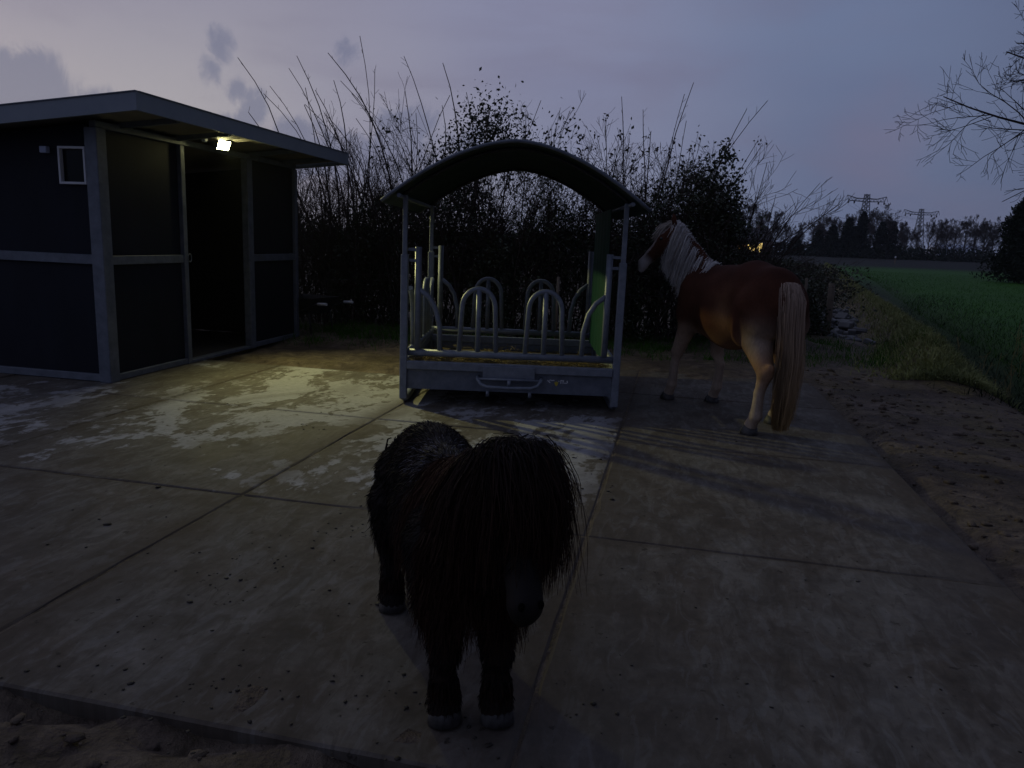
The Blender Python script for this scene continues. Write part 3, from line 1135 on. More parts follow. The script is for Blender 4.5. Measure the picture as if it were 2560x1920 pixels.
# worn sticker on the front sheet
stk = MB()
yf = -HY - .0085


def strip(mb, cx, cz, w, h, ang=0, y=yf):
    ca, sa = math.cos(ang), math.sin(ang)
    mb.poly([(cx + (x * ca - z * sa), y, cz + (x * sa + z * ca)) for (x, z) in ((-w / 2, -h / 2), (w / 2, -h / 2), (w / 2, h / 2), (-w / 2, h / 2))])


for (cx_, cz_, w_, h_, an) in ((.36, .262, .034, .009, -.7), (.396, .273, .03, .009, .15), (.372, .275, .02, .007, .3), (.452, .268, .01, .007, 0), (.482, .274, .034, .010, -.08),
                               (.470, .258, .008, .026, 0), (.490, .258, .008, .026, 0), (.512, .252, .026, .008, 0), (.528, .264, .010, .022, .2)):
    strip(stk, cx_, cz_, w_, h_, an)
stk.build('worn_lettering', M['whitepaint'], feed)['kind'] = 'stuff'
cr = MB()
cr.poly([(.412, yf - .001, .262), (.412, yf - .001, .245), (.426, yf - .001, .222), (.434, yf - .001, .222), (.446, yf - .001, .245), (.446, yf - .001, .262), (.438, yf - .001, .256), (.429, yf - .001, .266), (.42, yf - .001, .256)])
cr.build('yellow_crest', M['yellow'], feed)
# canopy
cp = MB()
NA, Yc0, Yc1 = 36, -1.21, 1.20
arc = []
for k in range(NA + 1):
    u = -1 + 2 * k / NA
    arc.append((1.135 * u, 2.325 - .525 * abs(u) ** 1.75))
ny = 14
for off in (0, -.018):
    for j in range(ny + 1):
        y = Yc0 + (Yc1 - Yc0) * j / ny
        for (x, z) in arc:
            cp.v.append((x, y, z + off))
per = (ny + 1) * (NA + 1)
for j in range(ny):
    for k in range(NA):
        a = j * (NA + 1) + k
        cp.f.append((a, a + 1, a + NA + 2, a + NA + 1))
        b = a + per
        cp.f.append((b + NA + 1, b + NA + 2, b + 1, b))
for j in (0, ny):
    for k in range(NA):
        a = j * (NA + 1) + k
        q = (a, a + per, a + per + 1, a + 1)
        cp.f.append(q if j == 0 else q[::-1])
canopy = cp.build('canopy', M['canopy'], feed, True)
for y in (Yc0, Yc1):
    MB().tube([(x, y, z - .008) for (x, z) in arc], .016, 6).build('canopy_edge', M['steel_dull'], canopy, True)
for y in (-HY, HY):
    MB().tube([(x * .985, y, z - .04) for (x, z) in arc[2:-2]], .017, 6).build('canopy_hoop', M['rubber'], feed, True)
for sx in (-1, 1):
    MB().tube([(sx * .99, Yc0 + .03, 1.845), (sx * .99, Yc1 - .03, 1.845)], .018, 6).build('eave_rail', st, feed, True)
# green sheet closing the right-hand side
gs = MB()
n = 24
for off in (0, .006):
    for k in range(n + 1):
        y = -HY + .42 + (2 * HY - .50) * k / n
        for z in (.40, .9, 1.36, 1.83):
            gs.v.append((HX - .085 + off + .008 * math.sin(k * 1.3), y, z))
pp = (n + 1) * 4
for k in range(n):
    for r_ in range(3):
        a = k * 4 + r_
        gs.f.append((a, a + 4, a + 5, a + 1))
        gs.f.append((a + pp + 1, a + pp + 5, a + pp + 4, a + pp))
gs.build('side_sheet', M['green'], feed, True)
# left-over hay in the tray
n = 2600
C = np.stack([rng.uniform(-.90, .90, n), rng.uniform(-.90, .90, n), np.zeros(n)], 1)
C[:, 2] = .265 + .05 * hsh(C[:, 0], C[:, 1], 6, 31) + rng.uniform(-.05, .05, n)
k0 = int(n * .62)
C[:k0, 1] = rng.uniform(-.94, -.80, k0)
C[:k0, 2] = .385 + rng.uniform(-.02, .03, k0) + .02 * hsh(C[:k0, 0], C[:k0, 1], 9, 3)
d = norm(rng.normal(size=(n, 3)) * np.array([1, 1, .35]))
L = rng.uniform(.05, .16, n)[:, None]
P = np.stack([C - d * L / 2, C + np.array([0, 0, .006]), C + d * L / 2], 1)
V, Q = ribbons_np(P, np.full((n, 3), .004), np.cross(d, rng.normal(size=(n, 3))))
hay = obj_np('hay', np_mesh('hay', V, Q), M['straw'], None, feed.location)
tag(hay, kind='stuff')
mb = MB()
mb.box((0, 0, .215), (1.86, 1.86, .09), bev=.02)
hb_ = mb.build('hay_bed', mat('hay_bed', (.04, .030, .015), .9, 0, (.09, .065, .03), 18, .8, 50))
hb_.location = feed.location
tag(hb_, kind='stuff')

# ------------------------------------------------------------------ horse (local: +y forward, -x its left)
HOR = Vector((1.99, 6.78, 0))
HEAD = R(18)       # turned left of the y axis


def sgn_leg(pr, x, hip, chain, radii, sx=1.0):
    pts = [hip] + chain
    for a, b, r0, r1 in zip(pts[:-1], pts[1:], radii[:-1], radii[1:]):
        pr.append((a, b, r0, r1, 1.0, .022))


def build_horse():
    pr = []
    A = pr.append
    A(((0, .40, 1.00), (0, .0, .97), .315, .345, .86))
    A(((0, .0, .97), (0, -.36, 1.03), .345, .30, .86))
    A(((0, -.34, 1.08), (-.02, -.58, 1.08), .285, .26, .92))
    A(((0, .50, 1.02), (0, .62, 1.00), .27, .20, .85))
    A(((0, .46, 1.25), (0, .16, 1.22), .11, .11, .8, .09))
    A(((0, .16, 1.20), (0, -.25, 1.26), .12, .15, 1.0, .10))
    A(((0, -.25, 1.20), (-.02, -.55, 1.19), .18, .175, 1.0, .08))
    A(((-.02, -.55, 1.16), (-.025, -.72, 1.08), .17, .12, 1.1, .08))
    for s in (-1, 1):
        A(((s * .10 - .02, -.58, 1.06), (s * .125 - .02, -.63, .92), .185, .16))
        A(((s * .12 - .015, -.50, 1.02), (s * .14 - .015, -.43, .82), .185, .135))
        A(((s * .12, .46, 1.10), (s * .165, .50, .88), .17, .12))
        A(((s * .10, .56, 1.00), (s * .12, .56, .88), .14, .11))
    # hind legs
    for (s, fx, fy) in ((-1, -.215, -.735), (1, .24, -.43)):
        hk = (fx * .93, fy - .055, .53)
        sgn_leg(pr, s, (s * .135 - .015, -.56, .90), [(s * .16 - .01, (fy - .02) * .5 - .22, .76), hk], [.165, .125, .066])
        A((hk, (hk[0], hk[1] - .045, .575), .055, .040, 1, .02))
        sgn_leg(pr, s, hk, [(fx, fy - .02, .36), (fx, fy - .005, .17), (fx, fy + .045, .085), (fx, fy + .07, .03)], [.060, .040, .050, .046, .058])
    # fore legs
    for (s, fx, fy) in ((-1, -.20, .665), (1, .19, .47)):
        kn = (fx * .97, .55 * fy + .45 * .55, .50)
        sgn_leg(pr, s, (s * .165, .50, .90), [(s * .17, .50, .76), kn], [.125, .092, .058])
        sgn_leg(pr, s, kn, [(fx, fy - .03, .40), (fx, fy - .005, .17), (fx, fy + .04, .085), (fx, fy + .06, .03)], [.058, .039, .048, .045, .057])
    # neck and head, turned to its left
    pol = np.array((-.235, .78, 1.645))
    nos = np.array((-.47, .94, 1.335))
    A(((0, .50, 1.10), (-.05, .66, 1.24), .245, .20, .72))
    A(((-.05, .66, 1.24), (-.15, .75, 1.44), .20, .150, .72))
    A(((-.15, .75, 1.44), tuple(pol - np.array((-.02, -.01, .05))), .150, .105, .75))
    A(((0, .44, 1.27), (-.08, .62, 1.44), .085, .075, .8))
    A(((-.08, .62, 1.44), (-.19, .72, 1.63), .075, .06, .8))
    hd = nos - pol
    f = lambda t, dz=0: tuple(pol + hd * t + np.array((0, 0, dz)))
    A((f(.02), f(.33), .092, .094, .82, .03))
    A((f(.22, -.045), f(.38, -.045), .082, .07, .75, .03))
    A((f(.33), f(.72), .090, .062, .85, .03))
    A((f(.72), f(1.0), .058, .056, .95, .025))
    A((f(.98, -.03), f(1.04, -.045), .040, .034, 1, .02))
    # ears
    for s in (-1, 1):
        lat = np.array((.54, .80, 0)) * s * -.05
        e0 = pol + lat + np.array((0, 0, .075))
        A((tuple(e0), tuple(e0 + np.array((-.01, .012, .055))), .026, .022, 1, .015))
        A((tuple(e0 + np.array((-.01, .012, .055))), tuple(e0 + np.array((-.012, .016, .105))), .022, .006, 1, .01))
    A(((0, -.72, 1.18), (0, -.80, 1.10), .055, .05))   # dock of the tail
    h = .013
    F, o = capsules_sdf(pr, (-.68, -1.0, -.03), (.48, 1.10, 1.90), h, .055)
    V, Q = surface_nets(F, o, h)
    V[:, 2] = np.maximum(V[:, 2], .0)
    # coat colours: chestnut, paler flanks and thighs, flaxen lower legs, white muzzle and blaze
    x, y, z = V.T
    ch = np.array((.070, .028, .017))
    dk = np.array((.034, .0125, .010))
    tan = np.array((.27, .145, .075))
    pal = np.array((.42, .33, .25))
    c = np.tile(ch, (len(V), 1))
    w = sst(z, 1.12, 1.36)[:, None] * (y < .45)[:, None]
    c = c * (1 - w * .6) + dk * w * .6
    w = (sst(z, .84, .60) * sst(z, .30, .5))[:, None]
    c = c * (1 - w) + tan * w
    wf = np.exp(-(((y + .22) / .10) ** 2 + ((z - .92) / .17) ** 2))[:, None] * .6
    c = c * (1 - wf) + tan * wf
    wb = np.exp(-(((y + .72) / .14) ** 2 + ((z - .77) / .14) ** 2))[:, None] * .75
    c = c * (1 - wb) + pal * .9 * wb
    wl_ = (sst(z, .88, .60) * sst(y, .25, .38))[:, None] * .8
    c = c * (1 - wl_) + (pal * .8 + tan * .2) * wl_
    w = sst(z, .62, .25)[:, None] * .9
    c = c * (1 - w) + pal * w
    c = c * (1 + .22 * hsh(x * 2 + y, z, 17, 55) + .12 * hsh(x - y, z, 41, 56))[:, None]
    t = ((V - pol) @ hd) / (hd @ hd)
    rad = np.linalg.norm(V - (pol + t[:, None] * hd), axis=1)
    isH = (rad < .17) & (t > -.1) & (y > .7)
    w = (isH * sst(t, .72, .95))[:, None] * .95
    c = c * (1 - w) + np.array((.50, .46, .44)) * w
    up = np.cross(hd, np.array((.54, .80, 0)))
    up = up / np.linalg.norm(up)
    if up[2] < 0:
        up = -up
    sidev = norm(np.cross(hd, up))
    rel = V - (pol + t[:, None] * hd)
    bl = (isH & (rel @ up > .03) & (np.abs(rel @ sidev) < .045))[:, None] * .7
    c = c * (1 - bl) + np.array((.42, .35, .31)) * bl
    root = tag(empty('horse', HOR, HEAD), 'chestnut horse with flaxen mane and long pale tail standing beside the hay feeder', 'horse')
    obj_np('body', np_mesh('horse_body', V, Q, True, c), M['coat'], root)
    # hooves
    for (fx, fy) in ((-.215, -.735), (.24, -.43), (-.20, .665), (.19, .47)):
        MB().tube([(fx, fy + .065, 0), (fx, fy + .06, .03), (fx, fy + .045, .07)], [.074, .068, .056], 14).build('hoof', M['hoof'], root, True)
    eb = bmesh.new()
    bmesh.ops.create_uvsphere(eb, u_segments=10, v_segments=8, radius=.021)
    eme = bpy.data.meshes.new('eye')
    eb.to_mesh(eme)
    eb.free()
    eme.materials.append(M['eye'])
    for s in (-1, 1):
        e = bpy.data.objects.new('eye', eme)
        e.location = pol + hd * .30 + sidev * s * .068 + up * .038
        link(e, root)
    r = np.random.default_rng(5)
    # mane: from poll to withers, hanging on its left side
    crest = np.array([(-.245, .80, 1.735), (-.225, .765, 1.735), (-.19, .715, 1.70), (-.14, .665, 1.61), (-.09, .61, 1.52), (-.04, .53, 1.42), (0, .44, 1.365), (0, .36, 1.345)])
    n = 6500
    u = .35 + r.beta(1.0, 1.15, n) * (len(crest) - 1.351)
    i0 = u.astype(int)
    fr = (u - i0)[:, None]
    o = crest[i0] * (1 - fr) + crest[i0 + 1] * fr + r.normal(size=(n, 3)) * np.array((.012, .012, .006))
    Ln = r.uniform(.30, .47, n) * (1 - .45 * sst(u, 5.2, 7))
    K = 8
    out = norm(np.array((-.86, -.42, 0)) + r.normal(size=(n, 3)) * .10)
    over = r.random(n) < .22
    out = np.where(over[:, None], -out * .5, out)
    Ln = np.where(over, Ln * .45, Ln)
    o[:, 2] += .014
    wave = r.uniform(0, 6.28, n)
    lk = np.round(u * 5) / 5
    pts = []
    for j in range(K):
        t = j / (K - 1)
        reach = (.05 + .115 * np.sin(min(1, t * 1.1) * 1.57))[None] if False else (.13 * (1 - math.exp(-3.2 * t)) + .035 * t)
        drop = -(Ln * (t ** 1.25)) + .016 * math.sin(min(t * 4, 1) * math.pi)
        fwd = (.13 * t * t) * np.ones(n)
        p = o + out * (reach * ((.42 + .58 * sst(u, .3, 2.6)) * (.9 + .2 * np.sin(lk * 7.7)))[:, None])
        p[:, 2] += drop
        p[:, 1] += fwd * .8 + .012 * np.sin(lk * 31 + t * 5) * t
        p[:, 0] += .012 * np.sin(wave + t * 4) * t
        pts.append(p)
    P = np.stack(pts, 1)
    W = np.linspace(1, .35, K)[None] * r.uniform(.0038, .007, n)[:, None]
    side_ = norm(np.array((.3, .9, .2)) + r.normal(size=(n, 3)) * .5)
    V, Q = ribbons_np(P, W, side_)
    hc = np.array((.66, .63, .60)) * r.uniform(.75, 1.15, n)[:, None]
    hc = np.where((r.random(n) < .07)[:, None], np.array((.30, .20, .13)), hc)
    obj_np('mane', np_mesh('mane', V, Q, False, np.repeat(hc, K * 2, 0)), M['hair'], root)
    # forelock
    n = 160
    o = pol + np.array((-.02, .01, .085)) + r.normal(size=(n, 3)) * .014
    tgt = pol + hd * r.uniform(.2, .42, n)[:, None] + up * .105 + r.normal(size=(n, 3)) * .02
    t = np.linspace(0, 1, 5)[None, :, None]
    P = o[:, None] * (1 - t) + tgt[:, None] * t + np.array((0, 0, .03)) * np.sin(t * 3.14)
    V, Q = ribbons_np(P, np.full((n, 5), .007), r.normal(size=(n, 3)))
    obj_np('forelock', np_mesh('forelock', V, Q, False, np.tile(np.array((.46, .40, .34)), (len(V), 1))), M['hair'], root)
    # tail
    n = 7000
    a = r.uniform(0, 6.28, n)
    q = np.sqrt(r.random(n)) * np.where(r.random(n) < .12, r.uniform(1.0, 1.45, n), 1.0)
    ux, uy = q * np.cos(a), q * np.sin(a)
    st0 = r.random(n) ** 1.6 * .30
    Lt = r.uniform(.62, 1.0, n) ** .8
    K = 11
    pts = []
    lk = np.round(a * 6) / 6
    for j in range(K):
        t = st0 + (Lt - st0) * j / (K - 1)
        wid = np.interp(t, [0, .05, .12, .35, .6, .85, 1.0], [.048, .076, .084, .082, .094, .086, .058])
        zz = 1.265 - 1.20 * t
        zz = np.where(t < .06, 1.265 - 1.20 * .06 * (t / .06) ** 2, zz)
        yy = np.interp(t, [0, .05, .12, .5, 1.0], [-.74, -.805, -.835, -.875, -.87])
        xx = np.interp(t, [0, .2, .5, .8, 1], [-.035, -.045, -.045, -.06, -.065])
        pts.append(np.stack([xx + ux * wid * (1 + .18 * np.sin(lk * 5 + t * 3)) + .022 * np.sin(lk * 9 + t * 7) * t * .7 + r.normal(size=n) * .006 * t, yy + uy * wid * .62, zz], 1))
    P = np.stack(pts, 1)
    W = np.linspace(1, .45, K)[None] * r.uniform(.0035, .007, n)[:, None]
    V, Q = ribbons_np(P, W, norm(np.array((1.0, .1, 0)) + r.normal(size=(n, 3)) * .6))
    tt = np.clip((1.265 - P[..., 2]) / 1.2, 0, 1)
    top, low = np.array((.43, .32, .25)), np.array((.34, .22, .09))
    hc = top * (1 - tt[..., None]) + low * tt[..., None]
    hc = hc * r.uniform(.85, 1.1, n)[:, None, None]
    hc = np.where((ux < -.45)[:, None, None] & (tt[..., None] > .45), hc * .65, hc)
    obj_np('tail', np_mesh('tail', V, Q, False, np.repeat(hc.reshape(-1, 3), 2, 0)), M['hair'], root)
    return root


build_horse()

# ------------------------------------------------------------------ pony (local: +y forward, +x its right)
PON = Vector((-.225, 2.52, 0))
PDIR = Vector((.347, -.938, 0))
PROT = math.atan2(-PDIR.x, PDIR.y)


def build_pony():
    pr = []
    A = pr.append
    A(((0, .22, .56), (-.01, -.02, .53), .170, .182, 1.0))
    A(((-.01, -.02, .53), (-.025, -.26, .56), .182, .165, 1.0))
    A(((-.025, -.24, .60), (-.03, -.40, .58), .168, .148, 1.0))
    A(((0, .26, .70), (0, .02, .69), .07, .075, 1, .07))
    A(((0, .02, .66), (-.03, -.34, .68), .10, .105, 1.1, .07))
    A(((0, .28, .56), (0, .40, .54), .175, .14, .95))
    for s in (-1, 1):
        A(((s * .07 - .025, -.40, .57), (s * .085 - .01, -.42, .42), .122, .10))
        A(((s * .09, .30, .56), (s * .10, .34, .42), .11, .085))
    feet = ((.105, -.40), (-.10, -.34), (.086, .365), (-.074, .41))
    for (fx, fy) in feet[:2]:
        hk = (fx, fy - .04, .27)
        sgn_leg(pr, 0, (fx * .95, -.38, .46), [(fx, fy + .03, .38), hk], [.10, .075, .046])
        sgn_leg(pr, 0, hk, [(fx, fy - .01, .12), (fx, fy + .015, .06), (fx, fy + .025, .03)], [.045, .036, .045, .050])
    for (fx, fy) in feet[2:]:
        kn = (fx, fy - .005, .25)
        sgn_leg(pr, 0, (fx, .34, .44), [(fx, .35, .36), kn], [.08, .062, .046])
        A(((fx, fy + .012, .26), (fx, fy + .014, .225), .048, .046, 1, .02))
        sgn_leg(pr, 0, kn, [(fx, fy - .005, .13), (fx, fy + .01, .065), (fx, fy + .02, .03)], [.043, .037, .047, .051])
    pol = np.array((-.085, .455, .83))
    nos = np.array((-.045, .70, .535))
    hd = nos - pol
    A(((0, .30, .60), (-.05, .40, .74), .15, .12, .8))
    A(((-.05, .40, .74), tuple(pol - np.array((0, .02, .02))), .12, .085, .8))
    f = lambda t, dy=0, dz=0: tuple(pol + hd * t + np.array((0, dy, dz)))
    A((f(.0), f(.35), .075, .082, .9, .03))
    A((f(.3, -.02, -.03), f(.5, -.02, -.02), .068, .055, .85, .03))
    A((f(.35), f(.75), .078, .052, .9, .03))
    A((f(.75), f(1.0), .050, .050, 1.0, .02))
    A((f(1.0, -.015, -.015), f(1.05, -.02, -.02), .036, .03, 1.1, .02))
    for s in (-1, 1):
        e0 = pol + np.array((s * .062, -.01, .03))
        A((tuple(e0), tuple(e0 + np.array((s * .026, .0, .035))), .022, .018, 1, .012))
        A((tuple(e0 + np.array((s * .026, 0, .035))), tuple(e0 + np.array((s * .042, .004, .062))), .018, .006, 1, .01))
    h = .0095
    F, o = capsules_sdf(pr, (-.32, -.68, -.02), (.32, .86, 1.02), h, .04)
    V, Q = surface_nets(F, o, h)
    V[:, 2] = np.maximum(V[:, 2], 0)
    c = np.tile(np.array((.014, .011, .010)), (len(V), 1))
    w = sst(V[:, 2], .55, .3)[:, None] * (V[:, 1] > .15)[:, None]
    c = c * (1 - w * .6) + np.array((.030, .016, .010)) * w * .6
    root = tag(empty('pony', PON, PROT), 'small shaggy black pony facing forward with a thick mane over its face', 'pony')
    obj_np('body', np_mesh('pony_body', V, Q, True, c), M['ponycoat'], root)
    for (fx, fy) in feet:
        MB().tube([(fx, fy + .028, 0), (fx, fy + .022, .03), (fx, fy + .012, .058)], [.056, .052, .044], 14).build('hoof', M['hoof'], root, True)
    eb = bmesh.new()
    bmesh.ops.create_uvsphere(eb, u_segments=10, v_segments=8, radius=.017)
    eme = bpy.data.meshes.new('eye')
    eb.to_mesh(eme)
    eb.free()
    eme.materials.append(M['eye'])
    for s in (-1, 1):
        e = bpy.data.objects.new('eye', eme)
        e.location = pol + hd * .32 + np.array((s * .066, .02, .025))
        link(e, root)
    nme = eme.copy()
    nme.materials.clear()
    nme.materials.append(mat('nostril_dark', (.004, .0035, .0035), .9, spec=.02))
    for s in (-1, 1):
        e = bpy.data.objects.new('nostril', nme)
        e.scale = (.55, .5, .75)
        e.location = pol + hd * .99 + np.array((s * .028, .043, .012))
        link(e, root)
    # shaggy winter coat
    r = np.random.default_rng(21)
    N = vert_normals(V, Q)
    fa = .5 * np.linalg.norm(np.cross(V[Q[:, 2]] - V[Q[:, 0]], V[Q[:, 3]] - V[Q[:, 1]]), axis=1)
    n = 42000
    fi = r.choice(len(Q), n, p=fa / fa.sum())
    ww = r.dirichlet((1, 1, 1, 1), n)
    o = np.einsum('nk,nkd->nd', ww, V[Q[fi]])
    nn = norm(np.einsum('nk,nkd->nd', ww, N[Q[fi]]))
    keep = (o[:, 2] > .055) & ~((((o - pol) @ hd) / (hd @ hd) > .78) & (o[:, 1] > .55))
    o, nn = o[keep], nn[keep]
    n = len(o)
    comb = np.array((0, -.45, -.75))
    comb = np.where((o[:, 2] < .38)[:, None], np.array((0, -.12, -1.0)), comb)
    comb = comb - nn * np.sum(comb * nn, 1, keepdims=True)
    d = norm(norm(comb) * 1.0 + nn * r.uniform(.15, .45, n)[:, None] + r.normal(size=(n, 3)) * .16)
    Ln = r.uniform(.020, .036, n) * np.where(o[:, 2] < .16, .9, 1.0) * (1 + .7 * np.exp(-((o[:, 2] - .36) / .07) ** 2))
    Ln = np.where(o[:, 2] < .30, Ln * .72, Ln)
    P = np.stack([o - nn * .004, o + d * (Ln * .5)[:, None], o + d * Ln[:, None] + np.array((0, 0, -.006))], 1)
    P[..., 2] = np.maximum(P[..., 2], .012)
    W = np.array([1, .8, .25])[None] * r.uniform(.0020, .0036, n)[:, None]
    V2, Q2 = ribbons_np(P, W, np.cross(d, r.normal(size=(n, 3))))
    hc = np.where((r.random(n) < .2)[:, None], np.array((.030, .018, .012)), np.array((.013, .010, .009))) * r.uniform(.6, 1.4, n)[:, None]
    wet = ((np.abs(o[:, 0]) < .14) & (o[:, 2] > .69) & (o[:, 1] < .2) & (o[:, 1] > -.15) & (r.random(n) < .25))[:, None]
    hc = np.where(wet, np.array((.14, .13, .14)), hc)  # sheen of the wet back, painted as scattered pale grey strands
    obj_np('coat', np_mesh('coat', V2, Q2, False, np.repeat(hc, 6, 0)), M['ponyhair'], root)

    # long mane and forelock, falling to both sides and over the face
    def fall(name, o, outd, reach, Ln, colr, K=10, wmin=.004, wmax=.008, sway=.014, fwd=None):
        n = len(o)
        lk = np.round(r.uniform(0, 40, n)) * 1.7
        pts = []
        for j in range(K):
            t = j / (K - 1)
            p = o + outd * (reach[:, None] * (1 - math.exp(-2.6 * t)) / .926)
            p[:, 2] += -Ln * t ** 1.35 + .022 * math.sin(min(1, 3.2 * t) * math.pi)
            p[:, 0] += sway * np.sin(lk + t * 4) * t
            p[:, 1] += sway * np.cos(lk * 1.3 + t * 5) * t
            pts.append(p)
        P = np.stack(pts, 1)
        W = np.linspace(1, .3, K)[None] * r.uniform(wmin, wmax, n)[:, None]
        V, Q = ribbons_np(P, W, norm(r.normal(size=(n, 3)) * np.array((1, 1, .3))))
        tt = np.linspace(0, 1, K)[None, :, None]
        cc = colr[:, None, :] * (1 - tt) + np.array((.034, .015, .009)) * tt
        cc = cc * r.uniform(.6, 1.3, n)[:, None, None]
        obj_np(name, np_mesh(name, V, Q, False, np.repeat(cc.reshape(-1, 3), 2, 0)), M['ponyhair'], root)

    crest = np.array([(-.085, .47, .915), (-.07, .42, .89), (-.045, .36, .855), (-.02, .28, .80), (0, .18, .765), (0, .10, .75)])
    n = 11000
    u = r.beta(.9, 1.2, n) * (len(crest) - 1.001)
    i0 = u.astype(int)
    fr = (u - i0)[:, None]
    o = crest[i0] * (1 - fr) + crest[i0 + 1] * fr + r.normal(size=(n, 3)) * .012
    sd = np.where(r.random(n) < .62, 1.0, -1.0)
    outd = norm(np.stack([sd, r.uniform(-.15, .55, n), np.zeros(n)], 1))
    reach = np.where(sd > 0, r.uniform(.11, .20, n), r.uniform(.035, .085, n))
    Ln = np.where(sd > 0, r.uniform(.26, .43, n), r.uniform(.32, .53, n)) * (1 - .2 * sst(u, 3, 5))
    cm = np.where((r.random(n) < .25)[:, None], np.array((.030, .016, .011)), np.array((.011, .0085, .008)))
    cm = np.where(((u > 2.4) & (sd > 0))[:, None], np.array((.052, .024, .014)), cm)
    fall('mane', o, outd, reach, Ln, cm, 10, .0022, .0045)
    n = 5200
    o = pol + np.array((0, .02, .075)) + r.normal(size=(n, 3)) * np.array((.035, .02, .012))
    an = r.normal(size=n) * .75
    outd = np.stack([np.sin(an), np.cos(an), np.zeros(n)], 1)
    reach = np.interp(np.abs(an), [0, .6, 1.5], [.19, .135, .065]) * r.uniform(.85, 1.15, n)
    Ln = r.uniform(.09, .34, n) ** .9
    cm = np.where((r.random(n) < .2)[:, None], np.array((.030, .016, .011)), np.array((.011, .0085, .008)))
    fall('forelock', o, outd, reach, Ln, cm, 10, .0022, .0045)
    # chest and throat hair down to the knees
    n = 4200
    aa = r.uniform(-1.5, 1.5, n)
    o = np.stack([.14 * np.sin(aa), .36 + .13 * np.cos(aa), r.uniform(.42, .64, n)], 1)
    outd = norm(np.stack([np.sin(aa), .6 * np.cos(aa), np.zeros(n)], 1))
    fall('chest_hair', o, outd, r.uniform(.02, .06, n), r.uniform(.06, .17, n), np.tile(np.array((.030, .015, .009)), (n, 1)), 7, .002, .0042)
    # tail
    n = 900
    o = np.array((0, -.545, .64)) + r.normal(size=(n, 3)) * np.array((.03, .015, .02))
    outd = norm(np.stack([r.normal(size=n) * .5, -np.ones(n), np.zeros(n)], 1))
    fall('tail', o, outd, r.uniform(.04, .09, n), r.uniform(.4, .6, n), np.tile(np.array((.012, .009, .008)), (n, 1)))
    # feathering over the hooves
    n = 1600
    k = r.integers(0, 4, n)
    fc = np.array(feet)[k]
    aa = r.uniform(0, 6.28, n)
    o = np.stack([fc[:, 0] + .042 * np.cos(aa), fc[:, 1] + .012 + .042 * np.sin(aa), r.uniform(.06, .15, n)], 1)
    outd = np.stack([np.cos(aa), np.sin(aa), np.zeros(n)], 1)
    fall('feather', o, outd, r.uniform(.003, .010, n), np.minimum(r.uniform(.03, .07, n), o[:, 2] - .035), np.tile(np.array((.016, .012, .010)), (n, 1)), K=4, sway=.004)


build_pony()

# ------------------------------------------------------------------ shrubs behind the yard
def stems(base, n, r, spread, hgt, lean=(0, 0), K=9, r0=.02, curl=.06, wob=.03, bx=0.0, sprd=.22):
    """n upright shoots from a stool"""
    b = np.array(base) + np.stack([r.normal(size=n) * spread[0], r.normal(size=n) * spread[1], np.zeros(n)], 1)
    L = r.uniform(hgt[0], hgt[1], n)
    d = norm(np.stack([r.normal(size=n) * sprd + lean[0], r.normal(size=n) * sprd * .8 + lean[1], np.ones(n)], 1))
    bend = np.stack([r.normal(size=n) * curl + lean[0] * .12, r.normal(size=n) * curl, -.01 * np.ones(n)], 1)
    vb = r.uniform(.1, 1.5, n)
    pts = [b]
    for j in range(K - 1):
        d = norm(d + bend + np.outer(vb, np.array((bx * j / 4, 0, 0))) + r.normal(size=(n, 3)) * wob)
        pts.append(pts[-1] + d * (L / (K - 1))[:, None])
    P = np.stack(pts, 1)
    Rr = (r0 * r.uniform(.6, 1.2, n))[:, None] * np.linspace(1, .22, K)[None]
    return P, Rr


